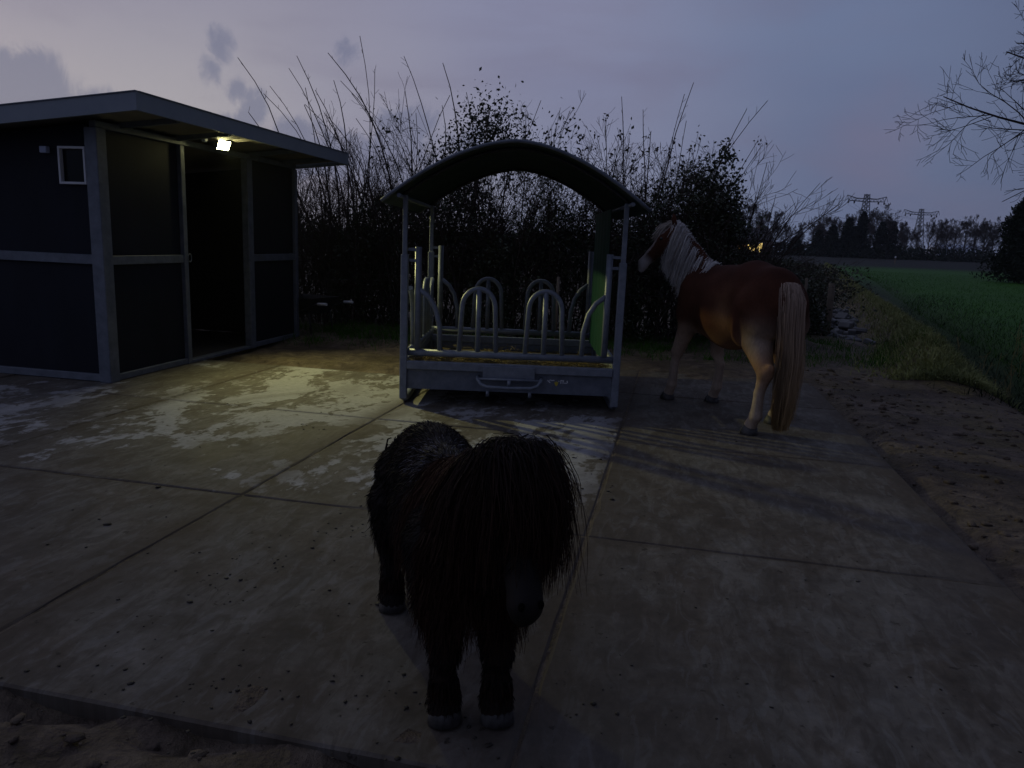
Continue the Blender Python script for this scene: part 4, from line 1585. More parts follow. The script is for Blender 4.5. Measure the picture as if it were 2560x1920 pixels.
def shrub(name, base, label, cat, seed, n=26, spread=(.5, .35), hgt=(2.4, 4.2), lean=(0, 0), twigs=(5, 4), leaves=0, leaf_h=(0, 2.5), leaf_sp=(.8, .5), leafmat='leaf',
          lsize=.06, group=None, buds=0, r0=.016, curl=.06, tw_ratio=(.18, .42), tw_ang=(15, 45), minr=.003, up=.10, clumps=None, bx=0.0, talls=0, tallh=(1.0, 1.36), tsp=.12, xmax=9.0):
    r = np.random.default_rng(seed)
    base = (base[0], base[1], float(gheight(np.array(base[0]), np.array(base[1]))) - .03)
    root = tag(empty(name, base), label, cat, group)
    P, Rr = stems((0, 0, 0), n, r, spread, hgt, lean, r0=r0, curl=curl, bx=bx)
    Rr = np.maximum(Rr, minr)
    parts = [tubes_np(P, Rr, 5)]
    if talls:
        PT, RT = stems((0, 0, 0), talls, r, spread, (hgt[1] * tallh[0], hgt[1] * tallh[1]), (lean[0] + .10 * (bx < 0), 0), 12, r0 * 1.4, .02, .025, bx * 1.6, tsp)
        RT = np.maximum(RT, .0050)
        parts.append(tubes_np(PT, RT, 5))
        parts.append(tubes_np(*grow(PT, RT, 6, r, (.02, .07), (20, 60), .1, .1, 4, .45, 1.0, .6, .5, .003), 3))
    v, q = join_np(parts)
    obj_np('stem', np_mesh('stem', v, q, True), M['twig'], root)
    tw = []
    P1, R1 = grow(P, Rr, twigs[0], r, tw_ratio, tw_ang, up, .08, 6, .15, .92, .5, .35, minr)
    tw.append(tubes_np(P1, R1, 3))
    P2, R2 = grow(P1, R1, twigs[1], r, (.3, .65), (20, 60), up * .6, .12, 5, .1, .95, .6, .4, minr * .85)
    tw.append(tubes_np(P2, R2, 3))
    v, q = join_np(tw)
    o = obj_np('twigs', np_mesh('twigs', v, q), M['twig'], root)
    o['kind'] = 'stuff'
    if leaves or clumps:
        C = []
        if leaves:
            src = np.concatenate([P1.reshape(-1, 3), P2.reshape(-1, 3)])
            src = src[(src[:, 2] > leaf_h[0]) & (src[:, 2] < leaf_h[1])]
            wgt = np.ones(len(src))
            k = r.choice(len(src), leaves)
            C.append(src[k] + r.normal(size=(leaves, 3)) * .06)
        for (cx, cy, cz, rx, ry, rz, nl) in (clumps or []):
            C.append(np.array((cx, cy, cz)) + r.normal(size=(nl, 3)) * np.array((rx, ry, rz)) * .55)
        C = np.concatenate(C)
        C = C[(C[:, 2] > .03) & (C[:, 0] < xmax)]
        v, q = leaves_np(C, lsize, r)
        o = obj_np('leaves', np_mesh('leaves', v, q), M[leafmat], root)
        o['kind'] = 'stuff'
    if buds:
        tips = np.concatenate([P[:, -1], P1[::3, -1]])
        tips = tips[np.argsort(-tips[:, 2])][:buds]
        C = np.repeat(tips, 6, 0) + r.normal(size=(len(tips) * 6, 3)) * .025
        v, q = leaves_np(C, .06, r, .6)
        o = obj_np('seed_heads', np_mesh('seed_heads', v, q), M['twig'], root)
        o['kind'] = 'stuff'
    return root


def bramble(base, size, label, seed, nl=9000, lsize=.055, mat_='leaf', group='dark thickets behind the yard', stemsn=40):
    """dense low thicket: arching canes and a thick coat of small leaves"""
    r = np.random.default_rng(seed)
    sx, sy, hz_ = size
    gz = float(gheight(np.array(base[0]), np.array(base[1])))
    root = tag(empty('bramble_thicket', (base[0], base[1], gz)), label, 'thicket', group)
    n = stemsn
    P, Rr = stems((0, 0, 0), n, r, (sx * .45, sy * .35), (hz_ * .7, hz_ * 1.2), r0=.012, curl=.10, wob=.06)
    P1, R1 = grow(P, Rr, 9, r, (.25, .6), (25, 70), .0, .12, 6, .15, .95, .6, .4, .003)
    P2, R2 = grow(P1, R1, 3, r, (.4, .8), (25, 70), .0, .15, 5, .15, .95, .7, .5, .0026)
    v, q = join_np([tubes_np(P, Rr, 4), tubes_np(P1, R1, 3), tubes_np(P2, R2, 3)])
    o = obj_np('canes', np_mesh('canes', v, q), M['twig'], root)
    o['kind'] = 'stuff'
    # leaf shell with an uneven top
    x = r.uniform(-1, 1, nl) * sx
    y = r.normal(size=nl) * sy * .5
    top = hz_ * (.78 + .22 * hsh(x + seed, y, 3.0, seed)) * np.sqrt(np.clip(1 - (np.abs(x) / sx) ** 4, .05, 1))
    z = top * (1 - r.random(nl) ** 1.6 * 1.0) + r.normal(size=nl) * .06
    C = np.stack([x, y, np.maximum(z, .03)], 1)
    v, q = leaves_np(C, lsize, r)
    o = obj_np('leaves', np_mesh('leaves', v, q), M[mat_], root)
    o['kind'] = 'stuff'
    return root


bramble((-3.6, 13.2), (1.5, .9, 2.2), 'dark thicket behind the far end of the stable', 101, 17000)
bramble((-1.5, 12.6), (1.5, .9, 2.7), 'dark thicket between the stable and the hay feeder', 102, 17000)
bramble((.6, 12.3), (1.4, .9, 2.35), 'dark thicket seen through the hay feeder', 103, 17000)
bramble((2.6, 12.1), (1.3, .9, 2.75), 'dark thicket behind the head of the chestnut horse', 104, 17000)
bramble((4.25, 13.4), (1.15, .8, 1.42), 'dark thicket behind the back of the chestnut horse', 105, 14000, .065)
bramble((5.0, 16.4), (1.1, 1.5, 1.25), 'dark thicket beyond the wooden fence post', 106, 14000, .075)
bramble((6.6, 20.5), (1.3, 2.6, 1.3), 'dark thicket along the grassy bank further back', 107, 13000, .09)
bramble((9.3, 28.0), (1.8, 4.0, 1.3), 'dark thicket well back along the grassy bank', 108, 12000, .12)
bramble((14.2, 45.0), (2.8, 7.0, 1.25), 'dark thicket at the far end of the grassy bank', 109, 12000, .18)

G1 = 'bare shrubs behind the yard'
shrub('bare_shrub', (-2.6, 12.4), 'leafless shrub with tall arching shoots beside the stable roof', 'shrub', 201, 44, (.45, .3), (2.0, 3.4), (-.06, 0), (10, 8), group=G1, curl=.05, bx=-.035, talls=20)
shrub('bare_shrub', (-1.3, 12.8), 'leafless shrub with a few tall upright shoots left of the feeder canopy', 'shrub', 202, 34, (.5, .3), (2.0, 3.5), (.0, 0), (10, 8), group=G1, curl=.05, bx=-.03, talls=10)
shrub('bare_shrub', (-4.3, 14.2), 'dense twiggy shrub just behind the end of the stable', 'shrub', 203, 40, (.6, .4), (2.2, 3.4), (.03, 0), (9, 6), group=G1)
shrub('ivy_shrub', (-.25, 12.3), 'ivy covered shrub behind the top of the feeder canopy', 'shrub', 204, 34, (.6, .35), (2.2, 3.9), (0, 0), (9, 5), 3500, (.5, 3.3), group=G1,
      clumps=[(-.3, 0, 3.25, .45, .35, .42, 1100), (.1, 0, 2.8, .7, .4, .4, 1300), (-.75, 0, 2.75, .5, .3, .3, 700)], lsize=.065)
shrub('bare_shrub', (1.05, 12.5), 'low twiggy shrub behind the right half of the feeder canopy', 'shrub', 205, 34, (.6, .35), (2.0, 3.2), (.0, 0), (10, 8), 1800, (.5, 2.7), group=G1, buds=6)
shrub('bare_shrub', (2.15, 12.7), 'leafless shrub with upright shoots ending in seed heads', 'shrub', 216, 46, (.48, .3), (2.2, 3.6), (.04, 0), (9, 7), 900, (.5, 2.4), group=G1, buds=26, curl=.03, talls=8, tallh=(.95, 1.2), tsp=.06)
shrub('ivy_shrub', (2.95, 12.2), 'leafy ivy shrub above the head of the chestnut horse', 'shrub', 207, 32, (.45, .35), (1.9, 3.0), (.02, 0), (9, 5), 3000, (.6, 2.7), group=G1, xmax=.55,
      clumps=[(.0, 0, 2.45, .55, .35, .40, 1500), (.45, 0, 2.1, .5, .35, .4, 1400), (.25, 0, 2.95, .16, .15, .18, 160), (.35, 0, 1.75, .35, .3, .4, 700)], lsize=.07)
shrub('bare_shrub', (3.6, 12.6), 'sparse shrub with long thin twigs reaching over the distant trees', 'shrub', 208, 9, (.3, .3), (1.5, 2.5), (.10, 0), (4, 3), group=G1, bx=.02)

# ------------------------------------------------------------------ big bare tree at the right edge
def bare_tree_parts(r, height, trunk_r, limbs, limb_ang, levels, K=8, limb_ratio=(.45, .75), up=.10, minr=.004, t0=.22, wob=.10, lrr=.55):
    P = np.zeros((1, 9, 3))
    P[0, :, 2] = np.linspace(0, height, 9)
    P[0, :, 0] = np.cumsum(r.normal(size=9) * height * .008)
    P[0, :, 1] = np.cumsum(r.normal(size=9) * height * .008)
    P[0, 0, :2] = 0
    Rr = (trunk_r * np.linspace(1, .22, 9) ** .9)[None]
    Rr[0, 0] *= 1.25
    tr = [tubes_np(P, Rr, 9)]
    br = []
    cur = (P, Rr)
    cur = grow(*cur, limbs, r, limb_ratio, limb_ang, up, wob, K, t0, .95, lrr, .22, minr)
    tr.append(tubes_np(*cur, 6))
    for (n, ratio, ang, u2) in levels:
        cur = grow(*cur, n, r, ratio, ang, u2, wob * 1.3, 6, .12, .98, .55, .35, minr)
        br.append(tubes_np(*cur, 3))
    return join_np(tr), join_np(br)


r = np.random.default_rng(83)
(tv, tq), (bv, bq) = bare_tree_parts(r, 10.5, .20, 84, (45, 80), [(12, (.3, .6), (25, 60), .01), (7, (.35, .65), (25, 60), .03), (3, (.4, .7), (25, 60), .04)], 9, (.24, .38), .03, .0034, .29, .085, .26)
bt = tag(empty('bare_tree', (10.1, 11.3, float(gheight(np.array(10.1), np.array(11.3))) - .05), R(40)), 'large bare tree reaching in at the upper right edge', 'tree')
obj_np('trunk', np_mesh('trunk', tv, tq, True), M['bark_dark'], bt)
o = obj_np('crown', np_mesh('crown', bv, bq), M['bark_dark'], bt)

# ------------------------------------------------------------------ distance: trees, houses, pylons
def gz_at(x, y):
    return float(gheight(np.array(float(x)), np.array(float(y))))


far_types = []
for k in range(4):
    r = np.random.default_rng(300 + k)
    (tv, tq), (bv, bq) = bare_tree_parts(r, 10.0, .24, 15, (30, 65), [(8, (.4, .65), (25, 60), .08), (7, (.4, .7), (25, 65), .05), (3, (.45, .8), (25, 60), .05)], 6, (.40, .62), .14, .020, .20, .12)
    t_me = np_mesh('trunk', tv, tq, True)
    c_me = np_mesh('crown', bv, bq)
    t_me.materials.append(M['bark'])
    c_me.materials.append(M['twig'])
    far_types.append((t_me, c_me))


def far_tree(x, y, h, label, k, rz, wide=1.0):
    o = empty('bare_tree', (x, y, gz_at(x, y) - .2), rz)
    s = h / 12.5
    o.scale = (s * wide, s * wide, s)
    tag(o, label, 'tree', 'bare trees along the horizon')
    for nm, me in zip(('trunk', 'crown'), far_types[k]):
        c = bpy.data.objects.new(nm, me)
        link(c, o)
    return o


F_PX = .73 * 2560


def at_px(px, Y):
    """x of a thing at distance Y that stands along a bearing"""
    px = float(px)
    d = F_ + (px - 1280) / F_PX * Rv - (650 - 960) / F_PX * Uv
    return Y * d.x / d.y


rf = random.Random(4)
far_lab = {0: 'bare tree standing by the lit farmhouse behind the chestnut horse', 1: 'bare tree in the row left of the larger pylon', 2: 'bare tree in the row between the two pylons',
           3: 'bare tree in the row in front of the pale barn roof', 4: 'bare tree on the horizon behind the ivy shrub',
           5: 'bare tree on the horizon behind the big dark evergreen'}
row = []
cnt_ = {}
ORD = ['first', 'second', 'third', 'fourth', 'fifth', 'sixth', 'seventh', 'eighth', 'ninth', 'tenth', 'eleventh', 'twelfth', 'thirteenth']
for px, h in ((1745, 11), (1790, 11.5), (1835, 11.5), (1868, 12.6), (1900, 12.8), (1926, 12.0), (1955, 9.6), (1990, 9.2), (2022, 11.0), (2050, 11.6), (2078, 10.6), (2100, 12.2), (2128, 13.2), (2160, 12.6),
              (2190, 13.4), (2214, 11.4), (2240, 10.6), (2262, 10.0), (2290, 10.2), (2312, 11.0), (2336, 11.4), (2358, 11.6), (2382, 11.2), (2405, 11.8), (2428, 13.2), (2452, 13.0), (2476, 12.6), (2500, 12.0), (2530, 12.2), (2570, 12), (2620, 12), (2680, 11.5), (2750, 12)):
    Y = rf.uniform(176, 200)
    zone = 4 if px < 1780 else 0 if px < 1960 else 1 if px < 2140 else 2 if px < 2290 else 3
    zone = zone if px < 2480 else 5
    cnt_[zone] = cnt_.get(zone, 0) + 1
    far_tree(at_px(px, Y), Y, h * rf.uniform(.92, 1.06), '%s from the left, %s' % (ORD[cnt_[zone] - 1], far_lab[zone]), rf.randrange(4), rf.uniform(0, 6.28), rf.uniform(.75, 1.05))

def conifer(px, Y, h, w, label, seed, n=5200, lsize=.5, group=None):
    r = np.random.default_rng(seed)
    x = at_px(px, Y)
    root = tag(empty('evergreen_tree', (x, Y, gz_at(x, Y) - .1)), label, 'tree', group)
    h = h * .84
    MB().tube([(0, 0, 0), (0, 0, h * .5), (0, 0, h * .93)], [h * .03, h * .018, h * .004], 6).build('trunk', M['bark'], root, True)
    t = r.random(n) ** .75
    rad = w * (1 - t) ** .62 * (.80 + .20 * np.sin(t * 31 + r.integers(0, 5, n)))
    a = r.uniform(0, 6.28, n)
    rad = rad * (.72 + .28 * np.sin(a * 3 + t * 9)) * np.sqrt(r.uniform(.25, 1, n))
    C = np.stack([rad * np.cos(a), rad * np.sin(a), h * (.03 + .95 * t)], 1)
    v, q = leaves_np(C, lsize, r, -.3, .35)
    o = obj_np('crown', np_mesh('crown', v, q), M['conifer'], root)
    return root


conifer(2575, 55, 8.4, 3.9, 'big dark evergreen at the right edge of the green field', 401, 26000, .34)
conifer(2690, 57, 9.0, 4.2, 'dark evergreen behind the big evergreen at the right edge', 402, 15000, .42)
GE = 'evergreens in the far tree line'
for i, (px, h, w) in enumerate(((2075, 8.2, 3.0), (2112, 10.5, 3.2), (2146, 12.3, 3.0), (2196, 9.6, 3.4), (2222, 10.2, 3.2), (2040, 7.0, 2.8), (1985, 5, 3.0), (2128, 8.5, 4.0))):
    od = sorted((2075, 2112, 2146, 2196, 2222, 2040, 1985, 2128)).index(px)
    conifer(px, 172 + 2 * i, h, w, '%s from the left of the dark evergreens below the larger pylon' % ORD[od], 410 + i, 2200, .8, GE)

# low hedge under the far trees (reads as one mass)
r = np.random.default_rng(500)
n = 26000
px = r.uniform(900, 2900, n)
Y = r.uniform(168, 205, n)
X = np.array([at_px(a_, b_) for a_, b_ in zip(px, Y)])
gz = gheight(X, Y)
C = np.stack([X, Y, gz + r.random(n) ** 1.5 * (2.6 + 1.0 * hsh(X, Y, .09, 8))], 1)
v, q = leaves_np(C, .75, r, 0, .6)
o = obj_np('undergrowth', np_mesh('undergrowth', v, q), M['conifer'])
tag(o, kind='stuff')


def house(px, Y, w, d, h, rh, label, cat, wallm, roofm, wins, strength, wcol, rz=0.0, frame=True):
    x = at_px(px, Y)
    root = tag(empty('house', (x, Y, gz_at(x, Y)), rz), label, cat)
    MB().box((0, 0, h / 2), (w, d, h)).build('wall', wallm, root)
    m = MB()
    m.v = [(-w / 2 - .3, -d / 2 - .3, h), (w / 2 + .3, -d / 2 - .3, h), (w / 2 + .3, d / 2 + .3, h), (-w / 2 - .3, d / 2 + .3, h), (-w / 2 - .1, 0, h + rh), (w / 2 + .1, 0, h + rh)]
    m.f = [(0, 1, 5, 4), (2, 3, 4, 5), (1, 2, 5), (3, 0, 4), (3, 2, 1, 0)]
    rfm = m.build('roof', roofm, root)
    if frame:
        MB().box((w * .3, 0, h + rh), (.6, .6, 1.0)).build('chimney', wallm, rfm)
    for (wx, wz, ww, wh, cc, ss) in wins:
        f = MB().box((wx, -d / 2 - .02, wz), (ww + .2, .08, wh + .2)).build('window', M['whitepaint'] if frame else wallm, root)
        nb_ = 3 if wh > .9 else 1
        for k in range(nb_):
            MB().box((wx, -d / 2 - .075, wz - wh / 2 + (k + .5) * wh / nb_), (ww, .04, wh / nb_ - .12)).build('pane', emit('window_glow', cc, ss), f)
    return root


OR, YE = (1.0, .42, .10), (1.0, .72, .22)
house(1854, 160, 10, 7, 3.0, 2.6, 'far farmhouse with a row of lit windows behind the bare trees', 'house', M['wall_far'], M['roof_far'],
      [(-1.7, 1.5, .8, .9, OR, .30), (-.9, 1.6, .5, .8, OR, .2), (.25, 1.5, .75, 1.3, YE, 1.3), (1.15, 1.4, .95, 1.3, YE, 1.1), (2.0, 1.5, .3, .8, YE, .6), (2.55, 1.55, .62, 1.9, YE, 1.2)], 1, OR)
house(2082, 196, 7, 6, 2.8, 1.8, 'far dark house with two small lit windows among the trees', 'house', M['wall_far'], M['roof_far'],
      [(-1.0, 2.1, .32, .32, (1, .8, .5), .5), (.45, 1.95, .55, .55, YE, 1.8)], 1, YE)
house(2382, 206, 12.5, 9, 1.2, 3.2, 'far long barn with a pale sheet roof behind the tree trunks', 'barn', M['wall_far'], M['pale_roof'], [], 0, YE, R(0), False)

# marker at the field edge
xm = at_px(2238, 120)
wp = tag(empty('marker_post', (xm, 120, gz_at(xm, 120))), 'short white marker post at the far edge of the green field', 'post')
MB().tube([(0, 0, 0), (0, 0, .9)], .10, 8).build('post', M['wood'], wp)
MB().tube([(0, 0, .9), (0, 0, 1.15)], [.13, .11], 8).build('cap', M['whitepaint'], wp)


def pylon(px, Y, h, label, rz, arm):
    x = at_px(px, Y)
    root = tag(empty('pylon', (x, Y, gz_at(x, Y)), rz), label, 'pylon', 'pylons on the horizon')
    b = MB()
    t = h * .006
    def half(z):
        return h * .085 * (1 - z / h) ** 1.15 + h * .028
    zs = [h * q for q in (0, .14, .27, .39, .50, .60, .69, .77, .84, .90, .955, 1.0)]
    for sx in (-1, 1):
        for sy in (-1, 1):
            b.tube([(sx * half(z), sy * half(z), z) for z in zs], t * 1.25, 4)
    for z0, z1 in zip(zs[:-1], zs[1:]):
        a, c = half(z0), half(z1)
        for (p, q) in (((-1, -1), (1, -1)), ((1, -1), (1, 1)), ((1, 1), (-1, 1)), ((-1, 1), (-1, -1))):
            b.tube([(p[0] * a, p[1] * a, z0), (q[0] * c, q[1] * c, z1)], t * .8, 3)
            b.tube([(q[0] * a, q[1] * a, z0), (p[0] * c, p[1] * c, z1)], t * .8, 3)
    b.build('lattice_body', M['pylon'], root)
    za = h * .88
    for s in (-1, 1):
        m = MB()
        tip = (s * arm, 0, h * .97)
        low = (s * arm * .92, 0, za + h * .01)
        r0 = half(za)
        for sy in (-1, 1):
            m.tube([(s * r0, sy * r0, za), (s * arm * .5, sy * r0 * .5, za + h * .005), low], t, 4)
            m.tube([(s * r0 * .9, sy * r0 * .8, h * .93), (s * arm * .5, sy * r0 * .4, h * .925), tip], t, 4)
        for k in range(5):
            u = .2 + .18 * k
            m.tube([(s * arm * u, 0, za + h * .006), (s * arm * (u + .09), 0, h * .93 + h * .04 * (u + .09) ** 2)], t * .7, 3)
            m.tube([(s * arm * (u + .09), 0, h * .93 + h * .04 * (u + .09) ** 2), (s * arm * (u + .18), 0, za + h * .008)], t * .7, 3)
        m.tube([low, tip], t, 4)
        m.build('cross_arm', M['pylon'], root)
        for u in (.62, .92):
            MB().tube([(s * arm * u, 0, za), (s * arm * u, 0, za - h * .035)], t * 2.2, 5).build('insulator', M['rubber'], root)
    return root


p1 = pylon(2148, 345, 27.5, 'larger lattice pylon rising above the far trees', R(8), 9.4)
p2 = pylon(2287, 440, 28.0, 'smaller lattice pylon further right above the far trees', R(8), 10.6)


def wire(a, b, sag, label):
    a, b = Vector(a), Vector(b)
    pts = []
    for k in range(13):
        t = k / 12
        p = a.lerp(b, t)
        p.z -= sag * 4 * t * (1 - t)
        pts.append(p)
    o = MB().tube(pts, .045, 3).build('power_line', M['pylon'])
    tag(o, label, 'power line', 'power lines between the pylons')


for s, u, nm in ((-1, .92, 'leftmost'), (-1, .62, 'second from the left'), (1, .62, 'third from the left'), (1, .92, 'rightmost')):
    A_ = p1.location + Vector((s * 9.4 * u, 0, 27.5 * .845))
    B_ = p2.location + Vector((s * 10.6 * u, 0, 28 * .845))
    wire(A_, B_, 3.5, nm + ' of four thin power lines strung between the two pylons')

# ------------------------------------------------------------------ things near the bank and behind the yard
post = tag(empty('fence_post', (5.50, 13.15, gz_at(5.5, 13.15) - .05)), 'dark wooden fence post left of the grassy bank', 'post')
MB().tube([(0, 0, 0), (.005, 0, .5), (.0, .01, .98)], [.062, .058, .055], 9).build('post', M['wood'], post, True)
# electric fence behind the yard
ef = tag(empty('wire_fence', (0, 0, 0)), 'thin wire fence on slender posts in front of the thickets', 'fence')
ex = [-3.4, -1.4, .6, 2.5, 4.3]
ey = [11.2, 11.0, 10.75, 10.75, 11.2]
for x_, y_ in zip(ex, ey):
    z_ = gz_at(x_, y_)
    MB().tube([(x_, y_, z_ - .05), (x_, y_, z_ + 1.02)], .022, 7).build('post', M['wood'], ef, True)
for h_ in (.80,):
    MB().tube([(x_, y_ - .028, gz_at(x_, y_) + h_) for x_, y_ in zip(ex, ey)], .0016, 4).build('wire', M['rubber'], ef)

# wheelbarrow with pale grips in the dark beside the stable
wbw = tag(empty('wheelbarrow', (-2.86, 11.08, gz_at(-2.86, 11.08)), R(-25)), 'dark wheelbarrow with two pale handle grips behind the stable corner', 'wheelbarrow')
tb = MB()
for (a, b, zz) in ((.30, .24, .28), (.42, .33, .52)):
    for (x_, y_) in ((-a - .25, -b), (a - .35, -b), (a - .35, b), (-a - .25, b)):
        tb.v.append((x_, y_, zz))
tb.f = [(3, 2, 1, 0), (0, 1, 5, 4), (1, 2, 6, 5), (2, 3, 7, 6), (3, 0, 4, 7)]
tb.build('tray', M['rubber'], wbw)
MB().tube([(-.75 + .17 * math.sin(a), 0, .18 + .17 * math.cos(a)) for a in np.linspace(0, 6.283, 17)], .04, 6, False).build('wheel', M['rubber'], wbw, True)
for s in (-1, 1):
    MB().tube([(-.75, s * .05, .18), (-.3, s * .22, .28), (.10, s * .30, .42), (.19, s * .30, .45)], .015, 6).build('handle', M['rubber'], wbw, True)
    MB().tube([(.17, s * .30, .448), (.33, s * .30, .455)], .021, 8).build('grip', M['whitepaint'], wbw, True)
    MB().tube([(-.05, s * .24, .32), (0, s * .24, .0)], .014, 6).build('leg', M['rubber'], wbw, True)

# heap of grey rubble beside the bank
r = np.random.default_rng(61)
rb_ = tag(empty('rubble_heap', (6.9, 15.9, gz_at(6.9, 15.9))), 'low heap of grey rubble beside the grassy bank', 'rubble')
m = MB()
for k in range(90):
    s = r.uniform(-3.2, 3.4)
    c = np.array((s * .36 + r.normal() * .22, s * .93 + r.normal() * .25, abs(r.normal()) * .12))
    a = Matrix.Rotation(r.uniform(0, 6), 3, 'Z') @ Matrix.Rotation(r.uniform(-.6, .6), 3, 'X')
    m.box(c, tuple(r.uniform(.07, .26, 3) * np.array((1, 1, .6))), a, .015)
o = m.build('pieces', M['rubble'], rb_)
o['kind'] = 'stuff'

# grass: on the bank, along the thickets and on the dirt margins
def blades(name, XY, hgt, matn, seed, wid=.006, lean=.5):
    r = np.random.default_rng(seed)
    n = len(XY)
    z = gheight(XY[:, 0], XY[:, 1]) + bank_h(XY[:, 0], XY[:, 1])
    o = np.column_stack([XY, z - .01])
    L = hgt * r.uniform(.5, 1.3, n)
    d = norm(np.column_stack([r.normal(size=(n, 2)) * lean, np.ones(n)]))
    b = np.column_stack([r.normal(size=(n, 2)) * .35, -.25 * np.ones(n)])
    P = np.stack([o, o + d * (L * .55)[:, None], o + norm(d + b) * L[:, None]], 1)
    W = np.array([1, .8, .15])[None] * (wid * r.uniform(.7, 1.4, n))[:, None]
    v, q = ribbons_np(P, W, r.normal(size=(n, 3)) * np.array((1, 1, .1)))
    o = obj_np(name, np_mesh(name, v, q), M[matn])
    tag(o, kind='stuff')


r = np.random.default_rng(71)
n = 30000
s = 10.2 + 85 * r.random(n) ** 2.0
q = QC + .08 + r.normal(size=n) * (.24 + .10 * sst(s, 18, 10.5))
XY = np.column_stack([s * UB[0] + q * MBv[0], s * UB[1] + q * MBv[1]])
blades('pale_grass', XY, .13, 'drygrass', 72, .012)
n = 30000
s = 11 + 70 * r.random(n) ** 1.9
q = 3.9 + 26 * r.random(n) ** 1.7
XY = np.column_stack([s * UB[0] + q * MBv[0], s * UB[1] + q * MBv[1]])
blades('field_grass', XY, .14, 'grass', 73, .012)
n = 9000
s = 9.8 + 26 * r.random(n) ** 1.5
q = 3.5 + r.normal(size=n) * .8
XY = np.column_stack([s * UB[0] + q * MBv[0], s * UB[1] + q * MBv[1]])
blades('ditch_grass', XY, .17, 'conifer', 76, .010, .6)
n = 9000
cx_ = np.column_stack([r.uniform(-4, 6.5, 260), r.uniform(10.0, 12.2, 260)])
XY = cx_[r.integers(0, 260, n)] + r.normal(size=(n, 2)) * .13
blades('verge_grass', XY, .13, 'grass', 74, .007)
n = 2600
cx_ = np.column_stack([r.uniform(3.2, 8, 120), r.uniform(3.2, 10.0, 120)])
XY = cx_[r.integers(0, 120, n)] + r.normal(size=(n, 2)) * .12
blades('trodden_straw', XY, .05, 'straw', 75, .005, 1.6)
# weeds in the field margin
n = 40
XY = np.column_stack([r.uniform(8.3, 11, n), r.uniform(11.5, 15, n)])
P = np.stack([np.column_stack([XY, gheight(XY[:, 0], XY[:, 1])]) + np.array((0, 0, .0)) + np.outer(np.ones(n), np.array((0, 0, t))) * r.uniform(.4, 1.0, (n, 1)) + r.normal(size=(n, 3)) * .03 * t for t in np.linspace(0, 1, 5)], 1)
P1, R1 = grow(P, np.full((n, 5), .005), 6, r, (.15, .35), (30, 60), .1, .1, 4, .3, .98, .7, .5, .003)
v, q = join_np([tubes_np(P, np.full((n, 5), .005), 4), tubes_np(P1, R1, 3)])
tag(obj_np('dead_weeds', np_mesh('dead_weeds', v, q), M['straw']), kind='stuff')

# droppings and crumbs of mud on the yard
r = np.random.default_rng(81)
bmx = bmesh.new()
bmesh.ops.create_icosphere(bmx, subdivisions=1, radius=1)
iv = np.array([v.co[:] for v in bmx.verts])
itri = np.array([[v.index for v in f.verts] for f in bmx.faces])
bmx.free()
cl = [(-1.05, 3.30, .20, 26), (-.78, 3.62, .10, 14), (-1.15, 3.0, .16, 18), (-.55, 2.95, .14, 10), (-1.25, 2.55, .2, 12), (-.9, 2.2, .22, 22), (-.35, 2.25, .15, 16), (-.2, 2.0, .12, 10), (-1.6, 5.75, .10, 12), (-2.2, 4.6, .2, 8), (-2.0, 3.7, .3, 10), (-2.4, 2.6, .4, 10),
      (-.55, 3.9, .15, 10), (.95, 2.9, .4, 12), (1.25, 2.1, .5, 12), (.55, 1.95, .3, 8), (.3, 4.4, .22, 22), (.5, 5.1, .25, 12), (2.1, 2.0, .3, 10), (1.3, 6.2, .4, 8), (.25, 2.45, .25, 14), (-1.9, 6.6, .5, 14), (-.7, 1.95, .3, 14), (-1.3, 2.25, .25, 18), (1.7, 3.4, .5, 10)]
Vs, Fs, off = [], [], 0
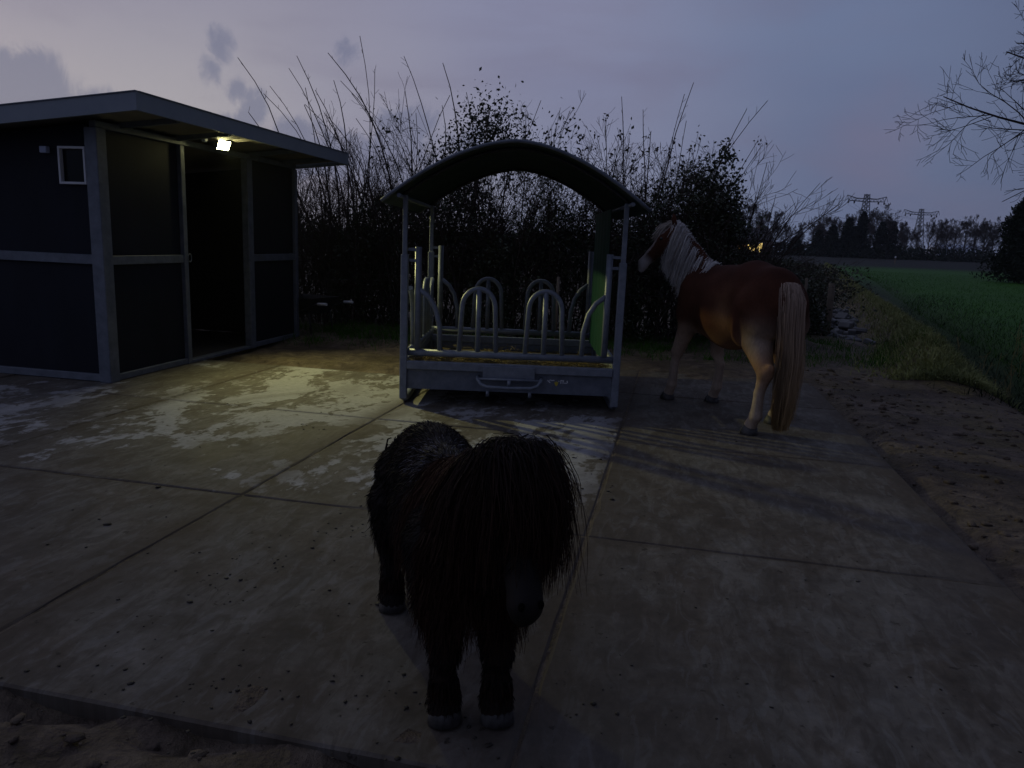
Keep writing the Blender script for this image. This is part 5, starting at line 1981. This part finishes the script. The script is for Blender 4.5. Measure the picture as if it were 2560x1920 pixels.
for (cx_, cy_, sp, k) in cl:
    for _ in range(int(k * 1.2)):
        px_, py_ = cx_ + r.normal() * sp, cy_ + r.normal() * sp * .7
        s = r.choice([.003, .0045, .006, .009, .013], p=[.40, .32, .18, .08, .02])
        sc = np.array((s * r.uniform(.8, 1.8), s * r.uniform(.8, 1.4), s * r.uniform(.25, .5)))
        a = r.uniform(0, 6.28)
        vv = iv * (1 + r.normal(size=iv.shape) * .18) * sc
        vv = np.column_stack([vv[:, 0] * math.cos(a) - vv[:, 1] * math.sin(a), vv[:, 0] * math.sin(a) + vv[:, 1] * math.cos(a), vv[:, 2]])
        Vs.append(vv + np.array((px_, py_, sc[2] * .6)))
        Fs.append(itri + off)
        off += len(iv)
tag(obj_np('dung_crumbs', np_mesh('dung_crumbs', np.concatenate(Vs), np.concatenate(Fs), True), M['manure']), kind='stuff')

# clods of churned soil on the open ground
r = np.random.default_rng(91)
n = 2600
cx_ = np.where(r.random(n) < .28, 1, 0)
gu_ = np.where(cx_ == 1, r.uniform(-4.5, -.1, n), 2.08 + 5 * r.random(n) ** 1.3)
gv_ = np.where(cx_ == 1, r.uniform(-3.0, -1.93, n), r.uniform(-2.2, 6.5, n))
X = OG.x + gu_ * NV.x + gv_ * DV.x
Y = OG.y + gu_ * NV.y + gv_ * DV.y
Z = gheight(X, Y)
S = .006 + .028 * r.random(n) ** 3.2
Vs, Fs = [], []
for k in range(n):
    a = r.uniform(0, 6.28)
    vv = iv * (1 + r.normal(size=iv.shape) * .25) * S[k] * np.array((r.uniform(.8, 1.7), r.uniform(.8, 1.4), r.uniform(.4, .8)))
    vv = np.column_stack([vv[:, 0] * math.cos(a) - vv[:, 1] * math.sin(a), vv[:, 0] * math.sin(a) + vv[:, 1] * math.cos(a), vv[:, 2]])
    Vs.append(vv + np.array((X[k], Y[k], Z[k] + S[k] * .15)))
    Fs.append(itri + k * len(iv))
V = np.concatenate(Vs)
clod_me = np_mesh('soil_clods', V, np.concatenate(Fs), False, np.tile(np.array((0, .2, 0)), (len(V), 1)))
tag(obj_np('soil_clods', clod_me, M['earth']), kind='stuff')

# thin evening haze over the fields
hzb = MB().box((0, 310, 18), (1420, 800, 40)).build('haze', bpy.data.materials.new('haze'))
hm = hzb.data.materials[0]
hm.use_nodes = True
ht = NT(hm.node_tree)
ht.n.remove(ht.n['Principled BSDF'])
pv = ht.node('ShaderNodeVolumePrincipled')
pv.inputs['Color'].default_value = (.80, .85, .95, 1)
pv.inputs['Density'].default_value = .00026
pv.inputs['Anisotropy'].default_value = .2
ht.l.new(pv.outputs[0], ht.n['Material Output'].inputs['Volume'])
tag(hzb, kind='stuff')
